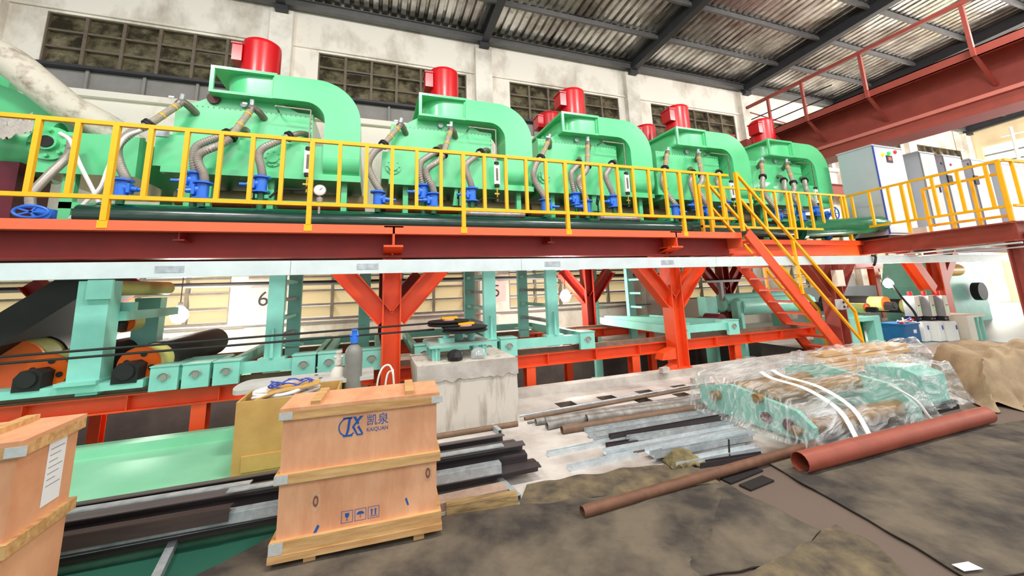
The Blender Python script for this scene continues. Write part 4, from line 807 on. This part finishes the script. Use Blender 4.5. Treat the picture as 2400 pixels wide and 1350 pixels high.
def drape(x0,x1,y0,y1,h,nm,m_,par,amp=.04,top=None,skirt=.12,seed=0,lo=.03,nu=46,nv=34):
    def fn(u,v,p):
        e = min(u,1-u)*(x1-x0), min(v,1-v)*(y1-y0); k = max(0,min(1,min(e)/skirt)); k = k*k*(3-2*k)
        hh = (top(u,v) if top else h); z = lo+(hh-lo)*k
        q = Vector((u*6+seed,v*6,seed)); f = amp*(noise.noise(q)+.6*noise.noise(q*2.7)+.35*noise.noise(q*6))
        return (p.x+f*.7*(1-k), p.y+f*(1-k), max(lo*.6, z+f*(.35+k)))
    return MB().sheet([(x0,y0,0),(x1,y0,0),(x1,y1,0),(x0,y1,0)], nu, nv, fn).build(nm, m_, par, True, 60)
drape(3.98,6.15,2.76,4.55,.5,'plastic_film',fl,wm,.03,lambda u,v: .42+.18*v*(1-abs(u-.5))+.04*u, .2, 3, .05)
for k, x in enumerate((4.42,4.62)):
    pts = bez([(x+.15,3.75,.56),(x,3.5,.55),(x+.05,3.15,.5),(x+.1,2.88,.34),(x+.05,2.72,.1),(x+.12,2.66,.035)],5); rb = MB(); s = .035
    for i in range(len(pts)-1):
        p, q = pts[i], pts[i+1]; rb.add([p-Vector((s,0,0)),p+Vector((s,0,0)),q+Vector((s,0,0)),q-Vector((s,0,0)),p+Vector((-s,.003,-.006)),p+Vector((s,.003,-.006)),q+Vector((s,.003,-.006)),q+Vector((-s,.003,-.006))],[(0,1,2,3),(7,6,5,4),(0,4,5,1),(3,2,6,7),(0,3,7,4),(1,5,6,2)])
    tag(rb.build('lifting_strap', G['white']), ['left','right'][k]+' white webbing strap looped over the plastic-wrapped machine', 'strap')
tag(MB().tube(bez([(5.6,3.0,.45),(5.75,2.86,.3),(5.85,2.8,.1),(5.95,2.72,.02),(6.15,2.7,.016)],5), .016, 6).build('pale_rope', G['white']), 'pale rope hanging down at the right end of the wrapped machine', 'rope')
w2 = thing('wrapped_part', 'mint machine part in shiny film between wrapped machine and tarpaulin', 'machine')
MB().prism([(3.1,.1),(3.7,.1),(3.7,.46),(3.3,.5),(3.1,.42)], 'x', 6.45, 6.95).build('body', G['mint'], w2, False); MB().box(6.4,7.0,3.05,3.7,.0,.1).build('skid', G['dark'], w2, False)
drape(6.3,7.25,2.98,3.9,.56,'plastic_film',fl,w2,.04,None,.14,9,.08,26,22)
def tarp_fn(u,v,p):
    e = min(u*4.5, (1-u)*6, v*1.6, (1-v)*1.6); k = max(0,min(1,e/.42)); k = k*k*(3-2*k)
    q = Vector((p.x*1.3,p.y*2.2,2)); f = .10*noise.noise(q)+.05*noise.noise(q*2.3)+.075*math.sin(u*80+7*noise.noise(q*.8))*(1-k*.6)*(1.2-v)+.05*math.sin(u*26-v*9+4*noise.noise(q))
    return (p.x+f*.8*(1-k), p.y+f*(1-k), max(.012, .02+(.50+.05*math.sin(u*9)-.06*u)*k+f*(.25+.45*k)))
o = MB().sheet([(7.05,2.78,0),(11.5,2.3,0),(13.5,4.2,0),(8.5,4.1,0)], 70, 40, tarp_fn).build('tarpaulin', G['tarp'], None, True, 60); tag(o, 'tan canvas tarpaulin thrown over parts at the right edge', 'tarpaulin')
o = drape(6.7,10.4,4.55,5.35,.4,'plastic_cover',fl,None,.06,None,.3,31,.03,40,20); tag(o, 'loose clear plastic over tan boards behind the wrapped machine', 'plastic sheet')
for k in range(4): tag(MB().bar((6.8+.3*k,4.75+.14*k,.1+.06*k),(9.3+.3*k,4.72+.14*k,.1+.06*k),.3,.05).build('board', G['yply'],None,False), ['lowest','second','third','topmost'][k]+' tan board of the stack under the loose plastic', 'board', 'tan boards')
tag(MB().box(10.4,13.2,4.7,5.4,.0,.12).build('plate_stack', M('plate_brown', (140,120,106), .7, 0, .2, 4), None, False), 'low stack of brownish plates before the blue metal box', 'plates')
# ================================================================== MATS
def mat_(label, c, seed, amp=.012, m_=None, nu=40, nv=30, fold=None):
    def fn(u,v,p):
        q = Vector((p.x*1.6+seed,p.y*1.6,seed)); z = .012+amp*(.5+.5*noise.noise(q*1.3))*(1+.6*noise.noise(q*4))
        e = min(u,1-u,v,1-v); wob = .035*noise.noise(q*3) if e < .01 else 0
        if fold: z += fold(u,v)
        return (p.x+wob,p.y+wob,max(.008,z))
    o = MB().sheet([(*PZ(*a,0).xy,0) for a in c], nu, nv, fn, .007).build('floor_mat', m_ or G['rubber'], None, True, 70); return tag(o, label, 'mat', 'worn floor mats')
mat_('large worn dark rubber mat in front of the centre crate', [(330,1430),(1640,1360),(1925,1248),(1300,1110)][:2]+[(1700,1135),(640,1262)], 1, .02)
mat_('worn dark mat strip behind the long rusty pipe', [(1215,1195),(1690,1140),(1600,1085),(1235,1140)], 5, .02, G['mattan'], 30, 14)
mat_('triangular worn mat end beside the bare floor strip', [(1580,1370),(1840,1330),(1925,1250),(1690,1132)], 8, .012)
mat_('wide dark rubber mat at the right in front of the red pipe', [(2275,1365),(3300,1270),(2420,985),(1800,1088)], 12, .014, None, 60, 40)
mat_('rolled mat edge at the bottom right of the picture', [(1700,1400),(2170,1400),(2060,1290),(1960,1240)], 17, .03, G['mattan'], 20, 16)
p = PZ(1590,1085,0)
tag(MB().sheet([(p.x-.18,p.y-.12,0),(p.x+.18,p.y-.16,0),(p.x+.2,p.y+.1,0),(p.x-.12,p.y+.12,0)], 16, 12, lambda u,v,q: (q.x,q.y,.03+.1*math.sin(math.pi*u)*math.sin(math.pi*v)+.03*noise.noise(Vector((u*7,v*7,4)))), .01).build('crumpled_sheet', M('olive_sheet', (150,134,84), .7, 0, .5, 9, bump=.6, c2=(86,74,48))), 'crumpled olive paper heap by the long rusty pipe', 'sheet')
p = PZ(2260,1330,.03); tag(MB().sheet([(p.x-.05,p.y-.02,.036),(p.x+.07,p.y-.05,.036),(p.x+.07,p.y+.01,.038),(p.x-.04,p.y+.035,.036)], 2, 2, lambda u,v,q: (q.x,q.y,q.z), .002).build('paper_scrap', G['paper'],None,False), 'small white paper scrap on the dark mat, lower right', 'paper')
for k, (a, b_) in enumerate((((1700,1125),(1775,1095)),((1745,1140),(1800,1118)))):
    p, q = PZ(*a,.02), PZ(*b_,.02); tag(MB().bar((p.x,p.y,.01),(q.x,q.y,.01),.1,.012).build('flat_plate', G['belt'],None,False), ['longer','shorter'][k]+' thin flat plate between the mats', 'plate')
# ================================================================== CABINETS ON THE MEZZANINE
CY0 = 6.25
edges = [(2046,2112),(2152,2186),(2205,2246),(2268,2306),(2328,2378)]; cn = ['grey control cabinet with three pilot lights, nearest of the row','second grey control cabinet from the left','third grey control cabinet from the left','fourth grey control cabinet from the left','fifth grey control cabinet at the right edge']
for i, (a, b_) in enumerate(edges):
    x0, x1 = PY(a,360,CY0).x, PY(b_,360,CY0).x; zt = 5.19+.0*i; t = thing('control_cabinet', cn[i], 'cabinet', 'control cabinets on the mezzanine')
    MB().box(x0,x1,CY0,CY0+.85,DZ+.08,zt).box(x0-.02,x1+.02,CY0-.02,CY0+.87,zt,zt+.04).build('body', G['cabside'], t, False); MB().box(x0+.02,x1-.02,CY0+.03,CY0+.8,DZ,DZ+.08).build('plinth', G['dark'], t, False)
    dr = MB().box(x0+.02,x1-.02,CY0-.03,CY0,DZ+.14,zt-.03).build('door', G['cab'], t, False)
    MB().box(x0-.005,x0+.02,CY0-.032,CY0+.0,DZ+.1,zt).build('corner_strip', G['rope'] if i == 0 else G['grey'], t, False)
    if i == 0:
        for k, (cc, px_, py_) in enumerate((((250,190,30),2067,363),((20,220,70),2081,360),((235,30,30),2096,357))):
            p = PY(px_,py_,CY0-.03); MB().lathe([(0,0),(.05,0),(.05,-.03),(.03,-.05),(0,-.05)], (p.x,CY0-.03,p.z), 'y', 16).build('pilot_light', EM('pilot_%d' % k, cc, .9), dr)
        p = PY(2084,373,CY0-.03); MB().box(p.x-.13,p.x+.13,CY0-.045,CY0-.03,p.z-.1,p.z+.1).build('meter', G['dark'], dr, False); MB().box(p.x-.07,p.x+.07,CY0-.05,CY0-.045,p.z-.04,p.z+.05).build('meter_display', EM('meter_red', (190,60,50), .6), dr, False)
    elif i in (2,3):
        p = PY((a+b_)/2,422,CY0-.03); MB().box(p.x-.12,p.x+.12,CY0-.06,CY0-.03,p.z-.14,p.z+.14).build('keypad', G['dark'], dr, False)
        for k in (-1,1): MB().cyl((p.x+.25*k,CY0-.05,p.z+.5),(p.x+.25*k,CY0-.03,p.z+.5),.04,10).build('lamp', (G['red'] if k > 0 else G['dark']), dr)
    else: MB().box(x1-.15,x1-.1,CY0-.05,CY0-.03,4.0,4.2).build('door_handle', G['dark'], dr, False)
# ================================================================== OVERHEAD CRANE
CX = 14.0
ck = thing('overhead_crane', 'brick-red overhead crane girder with walkway railing, upper right', 'crane')
MB().box(CX,CX+.03,-3,10.6,6.95,7.2).box(CX,CX+.9,-3,10.6,7.17,7.2).box(CX,CX+.1,-3,10.6,6.95,6.97).build('walkway', G['redbrown'], ck, False)
MB().box(CX+.75,CX+.79,-3,10.6,5.95,7.2).build('girder_web', G['redbrown'], ck, False); MB().box(CX+.05,CX+1.1,-3,10.6,5.87,5.97).build('bottom_flange', M('crane_flange', (206,120,108), .5, 0, .1, 3), ck, False)
MB().box(CX+.12,CX+1.0,-3,10.6,5.55,5.87).build('lower_box', G['orange_shade'] if False else G['redbrown'], ck, False)
for a, b_ in (((1802,252),(1813,300)),((1877,195),(1893,293)),((2013,127),(2037,233)),((2250,7),(2287,140))):
    p = PX(*a,CX-.04); MB().bar((CX-.04,p.y,6.95),(CX-.04,p.y,8.43),.08,.08,(1,0,0)).build('railing_post', G['redbrown'], ck, False); MB().bar((CX,p.y,6.98),(CX+.74,p.y,6.3),.05,.08,(0,1,0)).build('bracket', G['redbrown'], ck, False)
for y in (1.0,-1.5): MB().bar((CX-.04,y,6.95),(CX-.04,y,8.43),.08,.08,(1,0,0)).build('railing_post', G['redbrown'], ck, False)
MB().bar((CX-.04,10.5,8.43),(CX-.04,-3,8.43),.1,.1).build('handrail', G['redbrown'], ck, False)
MB().tube([(CX,10.4,7.9),(CX,7.5,7.85)],.02,6).tube([(CX,10.4,7.5),(CX,7.5,7.5)],.02,6).build('guard_wire', G['dark'], ck)
MB().tube([(CX,10.4,8.2),(CX+.9,10.4,8.1),(CX+2.4,10.4,7.9)],.025,6).tube([(CX,10.4,7.7),(CX+2.4,10.4,7.5)],.025,6).box(CX-.3,CX+1.5,10.5,10.9,5.7,7.1).build('end_carriage', G['redbrown'], ck, False)
cr_ = thing('crane_runway', 'dark red runway beam of the crane along the back wall', 'beam'); MB().ibeam((9,10.95,5.4),(32.8,10.95,5.4),.3,.55).build('beam', G['redbrown'], cr_, False)
for x in colx[3:-1]: MB().box(x-.15,x+.15,10.8,11.3,4.9,5.12).build('corbel', G['wallc'], cr_, False)
# ================================================================== LAMPS
bulbm = EM('bulb_glow', (255,252,240), 320)
for (px_, py_, y_, r), lb in (((420,740,9.4,.15),'bare glowing bulb hanging at left by the mint roller stand'),((1325,695,9.0,.14),'bare glowing bulb hanging by the red rear column'),((2082,665,6.4,.11),'glowing lamp on a black boom above the yellow rollers'),((2310,632,9.6,.25),'glowing lamp at far right behind the mezzanine column')):
    p = PY(px_,py_,y_); t = thing('hanging_lamp', lb, 'lamp', 'bare work lamps')
    MB().lathe([(0,-r),(r*.6,-r*.8),(r,0),(r*.8,r*.6),(r*.35,r*1.15),(0,r*1.2)], tuple(p), 'z', 20).build('bulb', bulbm, t)
    MB().cyl(p+Vector((0,0,r*1.1)),p+Vector((0,0,r*1.1+.09)),.035,10).build('socket', G['dark'], t); 
    if px_ != 2082: MB().tube([p+Vector((0,0,r+.1)),(p.x,p.y,2.58 if px_ < 2000 else 10.3)],.008,6).build('cord', G['dark'], t)
    else: lamp_p = p.copy()
# ================================================================== RIGHT BACKGROUND
for (px_, py_, w_, h_, lb) in ((1962,652,.26,.36,'cream junction box high on the dark red column'),(1972,713,.3,.22,'grey push button box on the dark red column')):
    p = PY(px_,py_,5.86); t = thing('junction_box', lb, 'box'); MB().box(p.x-w_/2,p.x+w_/2,5.79,5.89,p.z-h_/2,p.z+h_/2).build('case', G['cream'] if h_ > .3 else G['cab'], t, False); MB().box(p.x-w_/2+.02,p.x+w_/2-.02,5.78,5.79,p.z-h_/2+.02,p.z+h_/2-.02).build('cover', G['cream'] if h_ > .3 else G['cab'], t, False)
    if h_ < .3:
        for k in range(4): MB().cyl((p.x-.06+.12*(k%2),5.765,p.z+.05-.1*(k//2)),(p.x-.06+.12*(k%2),5.78,p.z+.05-.1*(k//2)),.025,10).build('push_button', G['red'] if k%2 else G['dark'], t)
ms = thing('machine_stand', 'mint steel machine stand right of the stair foot', 'machine')
x0, y0 = 10.75, 6.3; MB().box(x0,x0+1.15,y0,y0+.9,.58,.68).build('table', G['mint'], ms, False)
for x, y in ((x0,y0),(x0+.9,y0),(x0,y0+.7),(x0+.9,y0+.7)): MB().box(x,x+.25,y,y+.2,0,.58).build('leg', G['mint'], ms, False)
MB().box(x0+.25,x0+.9,y0+.25,y0+.27,.04,.58).build('dark_panel', G['dgreen'], ms, False); MB().box(x0+.1,x0+.45,y0+.1,y0+.5,.68,1.0).build('head', G['mint'], ms, False); MB().box(x0+.95,x0+1.4,y0+.2,y0+.6,.42,.52).build('side_shelf', G['mint'], ms, False)
for (px_, py_, r, y_), lb in (((2030,722,.12,6.6),'small cream roller with orange end near the push button box'),((2075,712,.2,7.0),'cream yellow roller with orange end behind the control desk'),((2150,718,.2,7.2),'pale roller with orange end disc left of the three white cabinets')):
    p = PY(px_,py_,y_); roller(lb, p, r, 1.6, G['rollery'], False)
bb = thing('blue_cabinet', 'low blue metal cabinet with tools heaped on top', 'cabinet'); p0, p1 = PZ(2098,802,0), PZ(2178,803,0)
x0, x1, y0 = 12.28, 12.84, 6.02
MB().box(x0,x1,y0,y0+.5,.04,.44).build('body', G['bluebox'], bb, False); MB().box(x0-.02,x1+.02,y0-.02,y0+.52,.44,.47).build('top', G['bluebox'], bb, False); MB().box(x0+.03,x1-.03,y0+.03,y0+.47,0,.04).build('plinth', G['dark'], bb, False); MB().box(x0+.3,x0+.42,y0-.003,y0,.24,.32).build('white_label', G['paper'], bb, False)
for k in range(9):
    x, y = x0+.02+.055*k, y0+.08+.05*(k%4); m_ = (G['red'],G['steel'],G['rope'],G['white'],G['dark'])[k%5]
    tag(MB().bar((x,y,.485),(x+.18,y+.1*(-1)**k,.50+.012*k),.03,.03).cyl((x,y,.49),(x+.05,y,.5),.03,8).build('hand_tool', m_,None,False), '%s tool in the heap on the low blue cabinet, %s from the left' % (('red','steel','blue','white','dark')[k%5],('first','second','third','fourth','fifth','sixth','seventh','eighth','ninth')[k]), 'tool', 'tools on the blue cabinet')
tag(MB().tube(bez([(12.8,6.0,.5),(12.75,6.02,.75),(12.65,6.15,1.1),lamp_p+Vector((0,0,.13))],5),.025,8).build('lamp_boom', G['dark']), 'black flexible boom rising from the blue cabinet to the lamp', 'boom')
for k, (x0, y0) in enumerate(((12.88,5.96),(13.13,5.80),(13.37,5.65))):
    x1 = x0+.235; t = thing('drive_cabinet', 'white drive cabinet with red beacon, %s of three beside the blue cabinet' % ['left','middle','right'][k], 'cabinet', 'drive cabinets with beacons')
    MB().box(x0,x1-.02,y0,y0+.4,.02,.5).build('lower_case', G['white'], t, False); MB().box(x0+.015,x1-.035,y0-.015,y0,.05,.47).build('door', G['white'], t, False); MB().box(x1-.1,x1-.07,y0-.03,y0-.015,.3,.4).build('door_handle', G['rope'], t, False)
    MB().box(x0+.01,x1-.03,y0+.1,y0+.4,.5,.62).build('terminal_rack', G['dark'], t, False)
    for q in range(3): MB().cyl((x0+.04+.06*q,y0+.08,.56),(x0+.04+.06*q,y0+.1,.56),.022,8).build('cable_gland', (G['brass'],G['rope'],G['steel'])[q], t)
    MB().box(x0-.0,x1-.06,y0+.05,y0+.3,.62,1.12).build('upper_case', G['cream'], t, False); MB().box(x0-.012,x0-.0,y0+.05,y0+.3,.62,1.12).build('side_panel', G['grey'], t, False); MB().box(x0+.01,x1-.07,y0+.04,y0+.05,.64,1.1).build('upper_door', G['cream'], t, False)
    MB().box(x0+.06,x0+.12,y0+.033,y0+.04,.78,.81).build('green_indicator', EM('ind_%d' % k, (40,220,80), .8), t, False); MB().box(x0+.05,x0+.13,y0+.033,y0+.04,.88,.895).build('name_strip', G['dark'], t, False); MB().cyl(((x0+x1)/2-.03,y0+.17,1.12),((x0+x1)/2-.03,y0+.17,1.23),.045,14).build('beacon', G['red'], t)
t = thing('side_table', 'cream bench right of the three drive cabinets', 'bench'); MB().box(13.75,14.6,5.5,6.1,.56,.62).box(13.75,14.05,5.5,6.1,.02,.56).build('bench_top', G['cream'], t, False)
for x in (14.3,14.52):
    for y in (5.55,5.98): MB().box(x,x+.05,y,y+.05,0,.56).build('leg', G['mint'], t, False)
t = thing('winder_machine', 'pale mint machine at the far right behind the bench', 'machine'); MB().prism([(18.2,0),(20.6,0),(20.6,1.3),(19.4,2.1),(18.6,2.1),(18.2,1.2)], 'y', 7.6, 9.4).build('body', G['mint'], t, False); MB().cyl((17.5,7.5,1.75),(18.8,7.5,1.75),.2,16).build('yellow_drum', G['yellow'], t); MB().box(17.2,18.2,7.6,8.4,.6,.9).build('chain_guard', G['yellow'], t, False); MB().cyl((19.6,7.5,1.0),(19.6,7.3,1.0),.3,18).build('flywheel', G['dark'], t)
t = thing('press_machine', 'grey white machine bank behind the rollers at right', 'machine'); MB().box(14.6,17.5,9.2,10.2,0,1.3).box(14.9,15.6,9.0,9.2,1.2,1.5).build('body', G['cab'], t, False); MB().cyl((16.3,9.4,1.3),(16.3,9.4,1.75),.22,18).build('white_tank', G['white'], t); MB().box(15.0,17.4,9.15,9.2,.5,.9).build('control_panel', G['dark'], t, False)
t = thing('orange_frame', 'orange and mint gantry frame far right under the mezzanine', 'frame'); MB().ibeam((18,10,2.1),(26,10,2.1),.3,.35).ibeam((19,10,0),(19,10,2),.25,.25,.02,.014,(0,1,0)).ibeam((24,10,0),(24,10,2),.25,.25,.02,.014,(0,1,0)).build('gantry', G['orange'], t, False); MB().box(20,22.5,9.4,9.8,1.5,1.8).build('yellow_hoist', G['yellow'], t, False)
t = thing('grey_cover', 'large grey rounded machine cover at the right edge', 'cover'); MB().prism([(15.6,0),(18.0,0),(18.0,.95)]+[(16.8+1.2*math.cos(a),.55+.5*math.sin(a)) for a in [math.pi/4+math.pi*3/4*i/8 for i in range(9)]], 'y', 3.9, 4.9).build('cover_shell', G['cab'], t); MB().box(15.6,18,3.9,4.9,0,.05).build('cover_base', G['grey'], t, False)
# downpipe on the end wall corner
tag(MB().tube([(32.4,9.6,9.3),(32.4,9.6,3)],.07,8).tube([(32.4,9.2,8.9),(32.4,10.0,8.9)],.05,8).build('wall_conduit', G['white']), 'white conduit with coiled cable high on the end wall', 'conduit')

# ================================================================== SMALL FITTINGS ON THE PLATFORM
t = thing('pressure_gauge', 'round white pressure gauge on a stem by the first rail joint', 'gauge')
p = PY(750,447,6.9); MB().lathe([(0,0),(.085,0),(.085,-.04),(.075,-.045),(0,-.045)], tuple(p), 'y', 24).build('dial', G['white'], t); MB().tube([p+Vector((.088*math.cos(a),-.03,.088*math.sin(a))) for a in [2*math.pi*i/24 for i in range(24)]], .01, 6, closed=True).build('bezel', G['steel'], t)
MB().bar(p+Vector((0,-.047,0)), p+Vector((.04,-.047,.04)), .008,.004,(0,1,0)).build('needle', G['dark'], t, False)
MB().cyl((p.x,p.y,DZ),(p.x,p.y,p.z-.08),.02,10).cyl((p.x,p.y,p.z-.2),(p.x,p.y,p.z-.12),.05,10).cyl((p.x-.06,p.y,p.z-.24),(p.x+.06,p.y,p.z-.24),.03,8).build('stem_valve', G['steel'], t)
for i, (dx, nm) in enumerate(zip(OFF, MN)):
    pts = [(PY(*z3(980,1040),7.4)+Vector((dx,0,0))), PY(*z3(960,1060),7.35)+Vector((dx,0,0)), PY(*z3(860,1060),7.3)+Vector((dx,0,0)), PY(*z3(815,1110),7.25)+Vector((dx,0,0))]
    tag(MB().tube(bez(pts,7), .018, 7).build('drain_hose', G['dark']), 'thin black drain hose below the sight glass, %s' % nm, 'hose', 'black drain hoses')
    p = PY(*z3(690,1025),7.5)+Vector((dx,0,0)); t = thing('wheel_valve', 'small dark hand wheel under the %s' % nm, 'valve', 'dark hand wheels')
    MB().tube([p+Vector((.02*math.sin(a),.1*math.cos(a)*.5,.1*math.sin(a))) for a in [2*math.pi*i_/20 for i_ in range(20)]], .014, 6, closed=True).build('wheel_rim', G['dark'], t); MB().bar(p-Vector((0,0,.1)),p+Vector((0,0,.1)),.016,.016,(0,1,0)).build('wheel_spoke', G['dark'], t, False); MB().cyl(p,(p.x,p.y,DZ),.016,8).build('stem', G['dark'], t)

rbk = thing('roller_bank', 'mint roller machine behind the open stair treads', 'machine'); a, b_ = PY(1735,755,8.2), PY(1900,752,8.2)
for k in range(3): MB().cyl((a.x,8.2+.55*k,.95+.1*(k%2)),(b_.x,8.2+.55*k,.95+.1*(k%2)),.24,20).build('roller', G['mint'], rbk)
for x in (a.x-.1,b_.x): MB().box(x,x+.1,8.05,8.35,-1.3,1.1).box(x,x+.1,9.0,9.4,-1.3,1.1).build('side_frame', G['mint'], rbk, False)
MB().box(a.x-.6,b_.x,8.6,9.4,1.62,1.68).box(a.x-.1,a.x,8.6,8.7,1.1,1.62).box(b_.x-.1,b_.x,8.6,8.7,1.0,1.62).build('grey_shelf', G['grey'], rbk, False)
p = PY(1678,748,8.0); rm = thing('gear_motor', 'small red gear motor under a mint guard behind the stair', 'motor'); MB().cyl((p.x,7.8,p.z),(p.x,8.3,p.z),.14,18).build('motor_body', G['maroon'], rm); MB().box(p.x+.05,p.x+.42,8.3,8.6,.75,1.25).build('guard', G['mint'], rm, False); MB().box(p.x-.1,p.x+.1,7.85,8.25,.6,p.z-.12).build('foot', G['dark'], rm, False)
for (px_, py_, w_, h_), lb in (((1563,868,.16,.09),'pale concrete chunk on the curb beside the orange column'),((1640,893,.2,.09),'broken concrete chunk right of the orange column base')):
    p = PZ(px_,py_,.12); z = .12 if px_ < 1600 else 0
    p = PZ(px_,py_+6,z); tag(MB().prism([(p.x-w_/2,z),(p.x+w_/2,z),(p.x+w_*.42,z+h_),(p.x-w_*.5,z+h_*.9)], 'y', p.y, p.y+.1).build('concrete_chunk', G['conc'],None,False), lb, 'chunk')
tag(MB().box(13.0,14.0,5.55,5.9,DZ,DZ+.2).box(13.05,13.95,5.545,5.55,DZ+.04,DZ+.16).build('white_case', G['white'],None,False), 'flat white case on the mezzanine deck in front of the cabinets', 'case')
# ================================================================== finish: put every thing's origin at its base
for o in [o for o in bpy.data.objects if o.parent is None and o.type in ('MESH','EMPTY')]:
    if o.get('kind') == 'structure' or o.get('_local'): continue
    rebase(o)
for o in bpy.data.objects:
    if '_local' in o: del o['_local']
